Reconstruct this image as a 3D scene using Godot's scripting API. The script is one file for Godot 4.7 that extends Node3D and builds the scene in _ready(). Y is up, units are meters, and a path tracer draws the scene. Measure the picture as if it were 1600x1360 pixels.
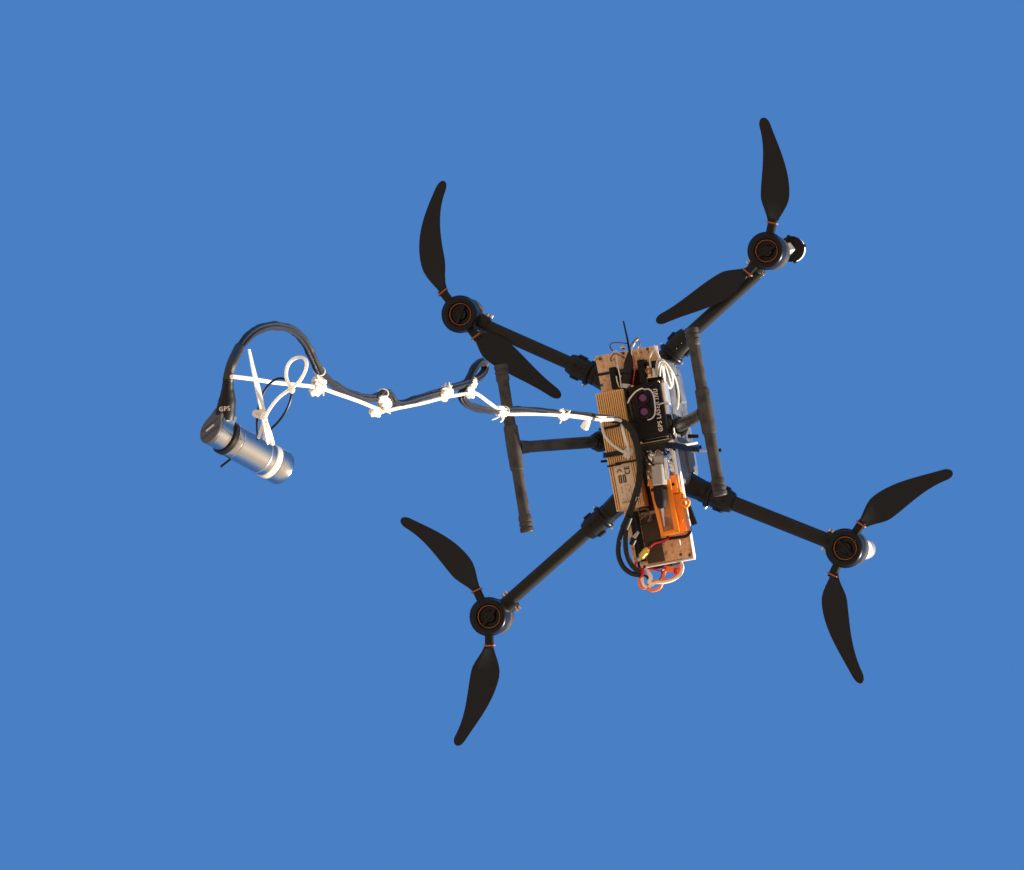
extends Node3D
# A quadcopter with a strapped-on payload and a sensor hanging on a cable, seen from the ground against a clear sky.
# Heights h are metres above the plane of the drone's arms; the drone flies H0 above the ground.

const F := 8800.0                      # focal length in units of the reference grid (1600 x 1360)
const CX := 800.0
const CY := 680.0
var eye := Vector3(0, 1.6, 0)
var cam_right: Vector3
var cam_up: Vector3
var cam_fwd: Vector3
var H0 := 0.0
var org := Vector3.ZERO
var M := {}
var rng := RandomNumberGenerator.new()
var used := {}


# ---------------------------------------------------------------- mesh builder
class MB:
	var t: Array[Vector3] = []

	func tri(a: Vector3, b: Vector3, c: Vector3) -> void:
		if (b - a).cross(c - a).length_squared() < 1e-20:
			return
		t.append(a); t.append(b); t.append(c)

	func tri_out(a: Vector3, b: Vector3, c: Vector3, inside: Vector3) -> void:
		var n := (b - a).cross(c - a)
		if n.dot((a + b + c) / 3.0 - inside) < 0.0:
			tri(a, c, b)
		else:
			tri(a, b, c)

	func quad_out(a: Vector3, b: Vector3, c: Vector3, d: Vector3, inside: Vector3) -> void:
		tri_out(a, b, c, inside)
		tri_out(a, c, d, inside)

	# rings of equal size, joined; ring centres are taken as inside
	func skin(rings: Array, cap0 := true, cap1 := true) -> void:
		var cs: Array[Vector3] = []
		for r in rings:
			var c := Vector3.ZERO
			for p in r:
				c += p
			cs.append(c / r.size())
		for i in rings.size() - 1:
			var a: Array = rings[i]
			var b: Array = rings[i + 1]
			var n := a.size()
			for k in n:
				var k2 := (k + 1) % n
				var mid: Vector3 = (cs[i] + cs[i + 1]) * 0.5
				quad_out(a[k], a[k2], b[k2], b[k], mid)
		if cap0:
			cap(rings[0], cs[0], cs[1] if cs[1].distance_to(cs[0]) > 1e-7 else cs[0])
		if cap1:
			var e := rings.size() - 1
			cap(rings[e], cs[e], cs[e - 1])

	func cap(ring: Array, c: Vector3, inside: Vector3) -> void:
		for k in ring.size():
			tri_out(c, ring[k], ring[(k + 1) % ring.size()], inside)

	func tube(pts: Array, rad, sides := 12, caps := true, lobes := 0, depth := 0.0, twist := 0.0) -> void:
		var rings := []
		var tan_prev := Vector3.ZERO
		var nrm := Vector3.ZERO
		var run := 0.0
		for i in pts.size():
			var p: Vector3 = pts[i]
			var a: Vector3 = pts[maxi(i - 1, 0)]
			var b: Vector3 = pts[mini(i + 1, pts.size() - 1)]
			var tg := (b - a).normalized()
			if i == 0:
				nrm = tg.cross(Vector3.UP if absf(tg.y) < 0.9 else Vector3.RIGHT).normalized()
			else:
				var ax := tan_prev.cross(tg)
				if ax.length() > 1e-6:
					nrm = nrm.rotated(ax.normalized(), tan_prev.angle_to(tg))
				nrm = (nrm - tg * nrm.dot(tg)).normalized()
				run += p.distance_to(pts[i - 1])
			tan_prev = tg
			var bn := tg.cross(nrm)
			var r: float = rad[i] if rad is Array else rad
			var ring := []
			for k in sides:
				var th := TAU * k / sides
				var rr := r
				if lobes > 0:
					rr = r * (1.0 - depth + depth * absf(cos(0.5 * lobes * th)))
				var w := th + twist * run
				ring.append(p + (nrm * cos(w) + bn * sin(w)) * rr)
			rings.append(ring)
		skin(rings, caps, caps)

	func cyl(a: Vector3, b: Vector3, ra: float, rb: float = -1.0, sides := 24) -> void:
		tube([a, b], [ra, ra if rb < 0.0 else rb], sides)

	# profile: [radius, distance along the axis]; closed where it starts and ends at radius 0
	func lathe(o: Vector3, axis: Vector3, prof: Array, sides := 36) -> void:
		var z := axis.normalized()
		var x := z.cross(Vector3.UP if absf(z.y) < 0.9 else Vector3.RIGHT).normalized()
		var y := z.cross(x)
		for i in prof.size() - 1:
			var r0: float = prof[i][0]
			var r1: float = prof[i + 1][0]
			var z0: float = prof[i][1]
			var z1: float = prof[i + 1][1]
			for k in sides:
				var a := TAU * k / sides
				var b := TAU * (k + 1) / sides
				var ea := x * cos(a) + y * sin(a)
				var eb := x * cos(b) + y * sin(b)
				# the profile runs with the outside on its right-hand side (radius right, axis up, going up)
				var p0 := o + ea * r0 + z * z0
				var p1 := o + eb * r0 + z * z0
				var p2 := o + eb * r1 + z * z1
				var p3 := o + ea * r1 + z * z1
				tri(p0, p1, p2)
				tri(p0, p2, p3)

	# straight prism over a convex polygon, edges of both ends chamfered
	func prism(poly: Array, ext: Vector3, bev := 0.0) -> void:
		var e := ext.normalized()
		var inset := []
		var n := poly.size()
		var c := Vector3.ZERO
		for p in poly:
			c += p
		c /= n
		for k in n:
			var p: Vector3 = poly[k]
			var a: Vector3 = (poly[(k + n - 1) % n] - p).normalized()
			var b: Vector3 = (poly[(k + 1) % n] - p).normalized()
			var s := maxf(a.cross(b).length(), 0.25)
			var d := (a + b) / s
			if d.length() < 0.4:
				d = (c - p).normalized()
			inset.append(p + d * bev)
		var rings := []
		if bev > 0.0:
			var r0 := []; var r1 := []; var r2 := []; var r3 := []
			for k in n:
				r0.append(inset[k])
				r1.append(poly[k] + e * bev)
				r2.append(poly[k] + ext - e * bev)
				r3.append(inset[k] + ext)
			rings = [r0, r1, r2, r3]
		else:
			var r0 := []; var r1 := []
			for k in n:
				r0.append(poly[k]); r1.append(poly[k] + ext)
			rings = [r0, r1]
		var mid := c + ext * 0.5
		for i in rings.size() - 1:
			for k in n:
				var k2 := (k + 1) % n
				quad_out(rings[i][k], rings[i][k2], rings[i + 1][k2], rings[i + 1][k], mid)
		cap(rings[0], avg(rings[0]), mid)
		cap(rings[-1], avg(rings[-1]), mid)

	func avg(r: Array) -> Vector3:
		var c := Vector3.ZERO
		for p in r:
			c += p
		return c / r.size()

	func box(o: Vector3, b: Basis, size: Vector3, bev := 0.0) -> void:
		var hx := b.x * size.x * 0.5
		var hz := b.z * size.z * 0.5
		var base := o - b.y * size.y * 0.5
		prism([base - hx - hz, base + hx - hz, base + hx + hz, base - hx + hz], b.y * size.y, bev)

	func torus(o: Vector3, axis: Vector3, R: float, r: float, sides := 40, seg := 10, squash := 1.0) -> void:
		var prof := []
		for k in seg + 1:
			var a := TAU * k / seg
			prof.append([R + r * cos(a), r * squash * sin(a)])
		lathe(o, axis, prof, sides)

	func ball(o: Vector3, r: Vector3, b := Basis.IDENTITY, rough := 0.0, sd := 1) -> void:
		var nz := FastNoiseLite.new()
		nz.seed = sd
		nz.frequency = 1.4
		var rows := []
		for i in range(1, 8):
			var ph := PI * i / 8.0
			var ring := []
			for k in 12:
				var th := TAU * k / 12.0
				var d := Vector3(sin(ph) * cos(th), cos(ph), sin(ph) * sin(th))
				var q := 1.0 + rough * nz.get_noise_3dv(d * 2.0)
				ring.append(o + b * (d * r * q))
			rows.append(ring)
		skin(rows)

	func mesh(o: Vector3, crease := 42.0) -> ArrayMesh:
		var nt := t.size() / 3
		var fn := PackedVector3Array()
		fn.resize(nt)
		var at := {}
		var keys := []
		keys.resize(t.size())
		for f in nt:
			fn[f] = (t[f * 3 + 1] - t[f * 3]).cross(t[f * 3 + 2] - t[f * 3])
			for c in 3:
				var k := Vector3i(((t[f * 3 + c] - o) * 50000.0).round())
				keys[f * 3 + c] = k
				if at.has(k):
					at[k].append(f)
				else:
					at[k] = [f]
		var cosc := cos(deg_to_rad(crease))
		var vs := PackedVector3Array()
		var ns := PackedVector3Array()
		vs.resize(nt * 3)
		ns.resize(nt * 3)
		for f in nt:
			var me := fn[f].normalized()
			for c in 3:
				var n := Vector3.ZERO
				for g in at[keys[f * 3 + c]]:
					if fn[g].normalized().dot(me) > cosc:
						n += fn[g]
				var slot: int = f * 3 + [0, 2, 1][c]
				vs[slot] = t[f * 3 + c] - o
				ns[slot] = n.normalized() if n.length_squared() > 0.0 else me
		var arr := []
		arr.resize(Mesh.ARRAY_MAX)
		arr[Mesh.ARRAY_VERTEX] = vs
		arr[Mesh.ARRAY_NORMAL] = ns
		var m := ArrayMesh.new()
		m.add_surface_from_arrays(Mesh.PRIMITIVE_TRIANGLES, arr)
		return m


# ---------------------------------------------------------------- placing
func P(x: float, y: float, h: float) -> Vector3:
	var d := cam_fwd + cam_right * ((x - CX) / F) + cam_up * ((CY - y) / F)
	return eye + d * ((H0 + h - eye.y) / d.y)

func proj(v: Vector3) -> Vector2:
	var q := v - eye
	var z := q.dot(cam_fwd)
	return Vector2(CX + F * q.dot(cam_right) / z, CY - F * q.dot(cam_up) / z)

func S(h: float) -> float:               # metres that one grid unit spans at height h
	return (H0 + h - eye.y) / (cam_fwd.y * F)

var hang := Vector3.ZERO
func hl(x: float) -> float:              # height at which the plumb line under the drone is seen at x
	var lo := -3.5
	var hi := 0.3
	for i in 40:
		var m := (lo + hi) * 0.5
		if proj(Vector3(hang.x, H0 + m, hang.z)).x > x:
			hi = m
		else:
			lo = m
	return lo

func poly(pts: Array, h: float) -> Array:
	var out := []
	for p in pts:
		out.append(P(p[0], p[1], h))
	return out

func rounded(pl: Array, r: float, n := 4) -> Array:
	var out := []
	var c := pl.size()
	for k in c:
		var p: Vector3 = pl[k]
		var a: Vector3 = p + (pl[(k + c - 1) % c] - p).normalized() * r
		var b: Vector3 = p + (pl[(k + 1) % c] - p).normalized() * r
		for i in n + 1:
			var s := float(i) / n
			out.append(a.lerp(p, s).lerp(p.lerp(b, s), s))
	return out

func smooth(pts: Array, n := 6) -> Array:
	var out := []
	for i in pts.size() - 1:
		var p0: Vector3 = pts[maxi(i - 1, 0)]
		var p1: Vector3 = pts[i]
		var p2: Vector3 = pts[i + 1]
		var p3: Vector3 = pts[mini(i + 2, pts.size() - 1)]
		for k in n:
			out.append(p1.cubic_interpolate(p2, p0, p3, float(k) / n))
	out.append(pts[-1])
	return out

func path(pts: Array, n := 6) -> Array:  # [x, y, h] triples
	var w := []
	for p in pts:
		w.append(P(p[0], p[1], p[2]))
	return smooth(w, n)

func hpath(pts: Array, dh := 0.0, n := 6) -> Array:   # [x, y] pairs on the plumb line's heights
	var w := []
	for p in pts:
		w.append(P(p[0], p[1], hl(p[2] if p.size() > 2 else p[0]) + dh))
	return smooth(w, n)


# ---------------------------------------------------------------- objects
func numbered(n: String) -> String:
	var k: int = used.get(n, 0)
	used[n] = k + 1
	return n if k == 0 else "%s_%03d" % [n, k]

func thing(called: String, label: String, category: String, at: Vector3, group := "") -> Node3D:
	var o := Node3D.new()
	o.name = numbered(called)
	o.position = at
	add_child(o)
	o.set_meta("label", label)
	o.set_meta("category", category)
	if group:
		o.set_meta("group", group)
	org = at
	return o

func part(called: String, mb: MB, mat: Material, parent: Node3D, crease := 42.0) -> MeshInstance3D:
	var o := MeshInstance3D.new()
	o.name = called
	o.mesh = mb.mesh(org, crease)
	o.material_override = null
	o.mesh.surface_set_material(0, mat)
	parent.add_child(o, true)
	return o

func holder(called: String, parent: Node3D) -> Node3D:
	var o := Node3D.new()
	o.name = called
	parent.add_child(o, true)
	return o

func words(called: String, text: String, size: float, o: Vector3, x: Vector3, y: Vector3, mat: Material, parent: Node3D, bold := false) -> void:
	var f := SystemFont.new()
	f.font_names = PackedStringArray(["Droid Sans"])
	if bold:
		f.font_weight = 700
	var m := TextMesh.new()
	m.text = text
	m.font = f
	m.font_size = 32
	m.pixel_size = size / 32.0
	m.depth = 0.0004
	m.curve_step = 2.0
	m.material = mat
	var n := MeshInstance3D.new()
	n.name = called
	n.mesh = m
	x = x.normalized()
	y = (y - x * x.dot(y)).normalized()
	n.transform = Transform3D(Basis(x, y, x.cross(y)), o - org)
	parent.add_child(n, true)


# ---------------------------------------------------------------- materials
func lin(r: float, g: float, b: float) -> Color:
	return Color(r, g, b).linear_to_srgb()

func mat(key: String, c: Color, rough: float, metal := 0.0) -> StandardMaterial3D:
	var m := StandardMaterial3D.new()
	m.resource_name = key
	m.albedo_color = c
	m.roughness = rough
	m.metallic = metal
	M[key] = m
	return m

func noise_tex(freq: float, ramp: Array, as_normal := false, strength := 4.0, sd := 3, type := FastNoiseLite.TYPE_SIMPLEX_SMOOTH, size := 256, fract := FastNoiseLite.FRACTAL_FBM) -> NoiseTexture2D:
	var n := FastNoiseLite.new()
	n.seed = sd
	n.frequency = freq
	n.noise_type = type
	n.fractal_type = fract
	var t := NoiseTexture2D.new()
	t.width = size
	t.height = size
	t.seamless = true
	t.noise = n
	if as_normal:
		t.as_normal_map = true
		t.bump_strength = strength
	elif ramp:
		var g := Gradient.new()
		var off := PackedFloat32Array()
		var col := PackedColorArray()
		for r in ramp:
			off.append(r[0]); col.append(r[1])
		g.offsets = off
		g.colors = col
		t.color_ramp = g
	return t

func tri_map(m: StandardMaterial3D, scale: float) -> void:
	m.uv1_triplanar = true
	m.uv1_scale = Vector3.ONE * scale

func grain(m: StandardMaterial3D, tex: Texture2D, amount: float, scale: float) -> void:
	m.normal_enabled = true
	m.normal_texture = tex
	m.normal_scale = amount
	tri_map(m, scale)

func make_materials() -> void:
	var g := func(v: float) -> Color: return Color(v, v, v)
	var fine := noise_tex(0.06, [], true, 5.0, 11)
	var wide := noise_tex(0.012, [], true, 6.0, 5)
	var scuff := noise_tex(0.03, [[0.25, g.call(0.72)], [0.5, g.call(0.95)], [0.8, g.call(1.0)]], false, 0, 8)
	var smear := noise_tex(0.02, [[0.2, g.call(0.55)], [0.55, g.call(0.9)], [0.85, g.call(1.0)]], false, 0, 21)
	mat("black_plastic", lin(0.008, 0.008, 0.009), 0.5).metallic_specular = 0.32
	grain(M.black_plastic, fine, 0.25, 40.0)
	mat("satin_black", lin(0.006, 0.006, 0.0065), 0.34).metallic_specular = 0.32
	mat("tube_grey", lin(0.064, 0.063, 0.065), 0.45).metallic_specular = 0.3
	tri_map(M.tube_grey, 5.0)
	M.tube_grey.albedo_texture = scuff
	mat("arm_carbon", lin(0.02, 0.0195, 0.0195), 0.4).metallic_specular = 0.26
	mat("joint_black", lin(0.007, 0.007, 0.0075), 0.36).metallic_specular = 0.34
	mat("shell", lin(0.13, 0.137, 0.15), 0.4)
	tri_map(M.shell, 4.0)
	M.shell.albedo_texture = scuff
	mat("blade", lin(0.011, 0.0125, 0.0155), 0.42).metallic_specular = 0.3
	grain(M.blade, fine, 0.2, 30.0)
	mat("copper_ring", lin(0.34, 0.11, 0.045), 0.45)
	mat("bolt", lin(0.6, 0.6, 0.6), 0.3, 1.0)
	mat("dark_bolt", lin(0.12, 0.1, 0.09), 0.4, 0.8)
	mat("white_plastic", lin(0.72, 0.72, 0.72), 0.4)
	var wood := noise_tex(0.018, [[0.08, Color(0.56, 0.41, 0.29)], [0.24, Color(0.72, 0.55, 0.41)], [0.34, Color(0.82, 0.66, 0.51)], [0.6, Color(0.9, 0.75, 0.6)], [0.72, Color(0.8, 0.63, 0.47)], [0.9, Color(0.93, 0.8, 0.66)]], false, 0, 31, FastNoiseLite.TYPE_SIMPLEX_SMOOTH, 512)
	mat("board", Color.WHITE, 0.5)
	M.board.albedo_texture = wood
	grain(M.board, wide, 0.6, 9.0)
	mat("board_edge", lin(0.74, 0.71, 0.66), 0.5)
	mat("gold_aluminium", lin(0.82, 0.53, 0.24), 0.42, 0.4)
	mat("label_paper", lin(0.68, 0.54, 0.4), 0.6)
	mat("ink", lin(0.012, 0.011, 0.01), 0.5)
	mat("faint_ink", lin(0.2, 0.14, 0.09), 0.6)
	mat("print_white", lin(0.75, 0.7, 0.64), 0.5)
	mat("box_black", lin(0.006, 0.006, 0.0065), 0.4).metallic_specular = 0.3
	grain(M.box_black, fine, 0.3, 30.0)
	mat("polished", lin(0.8, 0.8, 0.8), 0.16, 1.0)
	grain(M.polished, wide, 0.25, 14.0)
	mat("steel", lin(0.52, 0.51, 0.5), 0.2, 1.0)
	grain(M.steel, wide, 0.06, 10.0)
	mat("foil", lin(0.7, 0.68, 0.66), 0.2, 1.0)
	mat("brushed", lin(0.5, 0.48, 0.46), 0.38, 0.9)
	mat("bright_case", lin(0.78, 0.78, 0.78), 0.36, 0.85)
	mat("grey_metal", lin(0.36, 0.34, 0.32), 0.42, 0.5)
	grain(M.grey_metal, fine, 0.2, 40.0)
	mat("cap_grey", lin(0.075, 0.07, 0.068), 0.45)
	grain(M.cap_grey, fine, 0.2, 40.0)
	mat("lens", lin(0.1, 0.012, 0.095), 0.08)
	M.lens.clearcoat_enabled = true
	M.lens.clearcoat = 0.3
	M.lens.clearcoat_roughness = 0.05
	mat("lens_dark", lin(0.07, 0.008, 0.055), 0.1)
	mat("orange", lin(0.95, 0.27, 0.012), 0.36)
	grain(M.orange, fine, 0.15, 40.0)
	mat("orange_sheet", lin(0.62, 0.24, 0.09), 0.5)
	M.orange_sheet.albedo_texture = smear
	tri_map(M.orange_sheet, 6.0)
	mat("cord_white", lin(0.88, 0.86, 0.8), 0.7)
	M.cord_white.backlight_enabled = true
	M.cord_white.backlight = Color(0.8, 0.77, 0.7)
	mat("tie_white", lin(0.9, 0.9, 0.87), 0.4)
	M.tie_white.backlight_enabled = true
	M.tie_white.backlight = Color(0.9, 0.88, 0.84)
	mat("cable_black", lin(0.026, 0.026, 0.027), 0.3)
	M.cable_black.metallic_specular = 0.22
	grain(M.cable_black, fine, 0.5, 25.0)
	mat("sleeve_black", lin(0.02, 0.02, 0.021), 0.42)
	grain(M.sleeve_black, fine, 1.2, 90.0)
	mat("rubber", lin(0.012, 0.012, 0.0125), 0.42).metallic_specular = 0.32
	mat("grey_wire", lin(0.6, 0.58, 0.54), 0.45)
	mat("red_wire", lin(0.6, 0.015, 0.02), 0.38)
	mat("orange_wire", lin(0.95, 0.2, 0.04), 0.38)
	mat("cream_wire", lin(0.88, 0.78, 0.62), 0.42)
	mat("brown_wire", lin(0.16, 0.08, 0.045), 0.45)
	mat("yellow", lin(0.8, 0.55, 0.06), 0.45)
	mat("green_board", lin(0.01, 0.13, 0.085), 0.4)
	mat("brown_strap", lin(0.09, 0.066, 0.05), 0.8).metallic_specular = 0.2
	grain(M.brown_strap, fine, 1.0, 60.0)
	mat("brass", lin(0.72, 0.5, 0.22), 0.3, 1.0)
	var soil := noise_tex(0.01, [[0.2, Color(0.61, 0.52, 0.42)], [0.5, Color(0.74, 0.64, 0.53)], [0.8, Color(0.83, 0.74, 0.63)]], false, 0, 77, FastNoiseLite.TYPE_SIMPLEX_SMOOTH, 512)
	mat("soil", Color.WHITE, 0.95)
	M.soil.albedo_texture = soil
	M.soil.uv1_triplanar = true
	M.soil.uv1_world_triplanar = true
	M.soil.uv1_scale = Vector3.ONE * 0.35


# ---------------------------------------------------------------- the drone
func arm(dr: Node3D, a: Array, b: Array, r: float, s0: Array, s1: Array, sr: float, root: Array) -> void:
	var n := holder("arm", dr)
	var k := S(0.0)
	var mb := MB.new()
	mb.cyl(P(a[0], a[1], 0.0), P(s0[0], s0[1], 0.0), r * k, r * k, 28)
	part("tube", mb, M.arm_carbon, n)
	var p0 := P(s0[0], s0[1], 0.0)
	var p1 := P(s1[0], s1[1], 0.0)
	var ax := (p1 - p0).normalized()
	var l := p0.distance_to(p1)
	var q := sr * k
	mb = MB.new()
	mb.lathe(p0, ax, [[r * k, -0.004], [q * 0.82, -0.004], [q * 0.9, 0.0], [q * 0.95, l * 0.08], [q, l * 0.12], [q, l * 0.55], [q * 0.93, l * 0.6], [q * 0.93, l * 0.98], [0.0, l]], 20)
	part("sleeve", mb, M.joint_black, n)
	mb = MB.new()
	mb.torus(p0 + ax * l * 0.72, ax, q * 1.06, q * 0.13, 28, 8, 1.6)
	part("clamp_ring", mb, M.satin_black, n)
	var side := ax.cross(Vector3.UP).normalized()
	for s in [-1.0, 1.0]:
		mb = MB.new()
		var o: Vector3 = p0 + ax * l * 0.3 + side * q * 0.98 * s
		mb.box(o, Basis(ax, Vector3.UP, side), Vector3(l * 0.3, q * 0.7, q * 0.3), q * 0.06)
		part("latch", mb, M.satin_black, n)
	for s in [-1.0, 1.0]:
		mb = MB.new()
		var o: Vector3 = p0 + ax * l * 0.7 + side * q * 1.05 * s
		mb.cyl(o, o + side * s * 0.004, 0.0028, 0.0022, 10)
		part("bolt", mb, M.bolt, n)
	for e in [0.22, 0.45]:
		mb = MB.new()
		var o: Vector3 = p0 + ax * l * float(e) + Vector3.DOWN * q * 0.97 + side * q * 0.1
		mb.cyl(o, o + Vector3.DOWN * 0.0014, 0.0024, 0.0018, 10)
		part("bolt", mb, M.satin_black, n)
	# bracket to the body
	mb = MB.new()
	var pr := P(root[0], root[1], 0.0)
	mb.tube([p1 - ax * 0.008, p1.lerp(pr, 0.5), pr], [q * 0.86, q * 1.0, q * 1.25], 8)
	part("root_bracket", mb, M.joint_black, n, 30.0)

func motor(dr: Node3D, x: float, y: float, r: float, ax_to: Array) -> void:
	var n := holder("motor", dr)
	var hb := -0.04
	var k := S(hb)
	var q := r * k
	var o := P(x, y, hb)
	var mb := MB.new()
	# bell open towards the ground, with a recessed bottom
	mb.lathe(o, Vector3.UP, [[q * 0.66, 0.005], [q * 0.68, 0.0015], [q * 0.74, 0.0], [q * 0.92, 0.0], [q * 0.985, 0.0015], [q, 0.004], [q, 0.016], [q * 0.96, 0.0175], [q * 0.96, 0.03], [0.0, 0.03]], 44)
	part("bell", mb, M.satin_black, n)
	mb = MB.new()
	mb.lathe(o + Vector3.UP * 0.0, Vector3.UP, [[0.0, 0.0052], [q * 0.3, 0.0052], [q * 0.33, 0.006], [q * 0.36, 0.0105], [q * 0.66, 0.0105]], 36)
	part("hub_plate", mb, M.joint_black, n)
	mb = MB.new()
	mb.torus(o + Vector3.UP * 0.0046, Vector3.UP, q * 0.635, q * 0.028, 44, 8)
	part("ring", mb, M.copper_ring, n)
	mb = MB.new()
	var yaw := (x * 0.37 + y * 0.21)
	var bx := Vector3(cos(yaw), 0, sin(yaw))
	mb.box(o + Vector3.UP * 0.005, Basis(bx, Vector3.UP, bx.cross(Vector3.UP)), Vector3(q * 1.22, 0.004, q * 0.22), 0.0008)
	part("spoke", mb, M.black_plastic, n)
	# stator housing and mount above the rotor plane
	mb = MB.new()
	mb.lathe(o, Vector3.UP, [[0.0, 0.0305], [q * 0.9, 0.0305], [q * 1.0, 0.033], [q * 1.0, 0.052], [q * 0.9, 0.056], [0.0, 0.057]], 40)
	part("housing", mb, M.tube_grey, n)
	mb = MB.new()
	var c := o + Vector3.UP * 0.04
	var to := P(ax_to[0], ax_to[1], 0.0)
	var d := (to - c)
	d.y = 0.0
	d = d.normalized()
	mb.tube([c + d * q * 0.8, c + d * q * 1.45], [q * 0.52, q * 0.47], 16)
	part("mount", mb, M.joint_black, n)
	var sd := d.cross(Vector3.UP).normalized()
	for s in [-1.0, 1.0]:
		for e in [1.18, 1.4]:
			mb = MB.new()
			var b: Vector3 = c + d * q * float(e) + sd * s * q * 0.48
			mb.cyl(b, b + sd * s * 0.004, 0.0032, 0.0026, 10)
			part("bolt", mb, M.bolt, n)

func propeller(dr: Node3D, x: float, y: float, r: float, blades: Array, turn: float) -> void:
	var n := holder("propeller", dr)
	var h := -0.0215
	var k := S(h)
	var o := P(x, y, h)
	var mb := MB.new()
	mb.lathe(o + Vector3.UP * -0.0012, Vector3.UP, [[r * k * 0.6, 0.0], [r * k * 1.06, 0.0], [r * k * 1.1, 0.002], [r * k * 1.1, 0.007], [r * k * 1.04, 0.0088], [r * k * 0.6, 0.0088]], 36)
	part("hub", mb, M.joint_black, n)
	for b in blades:
		var a := P(b[0], b[1], h)       # root
		var m := P(b[2], b[3], h)       # middle of the leading sweep
		var e := P(b[4], b[5], h)       # tip
		var d0 := (a - o).normalized()
		mb = MB.new()
		var sd0 := d0.cross(Vector3.UP)
		mb.box(o + d0 * (r + 9.0) * k + Vector3.UP * 0.003, Basis(d0, Vector3.UP, sd0), Vector3(26.0 * k, 0.008, 13.0 * k), 0.0015)
		part("hinge", mb, M.joint_black, n)
		var rings := []
		var st := 34
		var c0 := o + d0 * (r + 8.0) * k
		for i in st + 1:
			var s := 1.0 - pow(1.0 - float(i) / st, 1.9)
			var p: Vector3 = c0.lerp(m, s).lerp(m.lerp(e, s), s)
			var tg: Vector3 = ((m - c0) * (1.0 - s) + (e - m) * s).normalized()
			var sd := tg.cross(Vector3.UP).normalized() * turn
			var chord: float = lerpf(11.0, 45.0, smoothstep(0.0, 0.3, s))
			chord = lerpf(chord, 17.0, smoothstep(0.3, 0.97, s))
			if s > 0.93:
				chord *= sqrt(maxf(0.05, 1.0 - pow((s - 0.93) / 0.072, 2.0)))
			chord *= k
			var pitch := deg_to_rad(lerpf(24.0, 7.0, smoothstep(0.0, 0.8, s)))
			var cx := sd * cos(pitch) + Vector3.UP * sin(pitch)
			var cy := cx.cross(tg).normalized()
			if cy.y < 0.0:
				cy = -cy
			var th: float = lerpf(0.0042, 0.0011, smoothstep(0.0, 0.6, s))
			var up := Vector3.UP * (0.003 + 0.012 * s * s)
			var ring := []
			for f in [[-0.5, 0.0], [-0.44, 0.55], [-0.3, 0.95], [-0.05, 1.0], [0.25, 0.6], [0.5, 0.05], [0.25, 0.05], [-0.05, -0.1], [-0.3, -0.3], [-0.44, -0.35]]:
				ring.append(p + up + cx * f[0] * chord + cy * f[1] * th)
			rings.append(ring)
		mb.t.clear()
		mb = MB.new()
		mb.skin(rings)
		part("blade", mb, M.blade, n, 60.0)
		mb = MB.new()
		var w := 17.0 * k
		var bc := o + d0 * (r + 17.0) * k + Vector3.UP * 0.002
		mb.box(bc, Basis(d0, Vector3.UP, sd0), Vector3(2.2 * k, 0.0125, w), 0.0006)
		part("band", mb, M.copper_ring, n)

func landing_gear(dr: Node3D, a: Array, b: Array, tee: Array, leg: Array, hs: float, hb: float, r: float) -> void:
	var n := holder("landing_gear", dr)
	var k := S(hs)
	var q := r * k
	var pa := P(a[0], a[1], hs)
	var pb := P(b[0], b[1], hs)
	var ax := (pb - pa).normalized()
	var l := pa.distance_to(pb)
	var mb := MB.new()
	mb.cyl(pa + ax * 0.006, pb - ax * 0.006, q * 0.93, q * 0.93, 28)
	part("skid_tube", mb, M.tube_grey, n)
	for e in 2:
		mb = MB.new()
		var o := pa if e == 0 else pb
		var d := ax if e == 0 else -ax
		mb.lathe(o, d, [[0.0, 0.0], [q * 0.98, 0.0], [q * 1.12, 0.0015], [q * 1.14, 0.006], [q * 1.02, 0.0065], [q * 1.02, 0.009], [q * 1.13, 0.0095], [q * 1.13, 0.013], [q * 1.02, 0.0135], [q * 1.02, 0.0155], [q * 1.12, 0.016], [q * 1.1, 0.022], [q * 0.9, 0.0255]], 28)
		part("end_cap", mb, M.tube_grey, n, 30.0)
	var t := P(tee[0], tee[1], hs)
	t = pa + ax * (t - pa).dot(ax)
	mb = MB.new()
	mb.lathe(t - ax * 0.031, ax, [[q * 0.9, 0.0], [q * 1.08, 0.0], [q * 1.16, 0.002], [q * 1.16, 0.012], [q * 1.2, 0.02], [q * 1.2, 0.042], [q * 1.16, 0.05], [q * 1.16, 0.06], [q * 1.08, 0.062], [q * 0.9, 0.062]], 28)
	part("tee_sleeve", mb, M.tube_grey, n, 30.0)
	var bd := P(leg[0], leg[1], hb)
	var d2 := (bd - t).normalized()
	var l2 := bd.distance_to(t)
	mb = MB.new()
	mb.tube([t + d2 * q * 0.7, t + d2 * q * 1.3, t + d2 * q * 1.9, t + d2 * q * 3.2], [q * 1.3, q * 1.25, q * 1.1, q * 1.04], 24)
	part("tee_branch", mb, M.tube_grey, n)
	mb = MB.new()
	mb.cyl(t + d2 * q * 3.0, bd, q * 0.96, q * 1.0, 28)
	part("leg_tube", mb, M.tube_grey, n)
	mb = MB.new()
	mb.lathe(bd - d2 * 0.016, d2, [[q * 0.95, 0.0], [q * 1.3, 0.0], [q * 1.38, 0.002], [q * 1.38, 0.008], [q * 1.7, 0.009], [q * 1.75, 0.012], [q * 1.7, 0.017], [q * 1.3, 0.018], [q * 1.3, 0.03], [0.0, 0.031]], 24)
	part("collar", mb, M.joint_black, n, 30.0)

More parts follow.
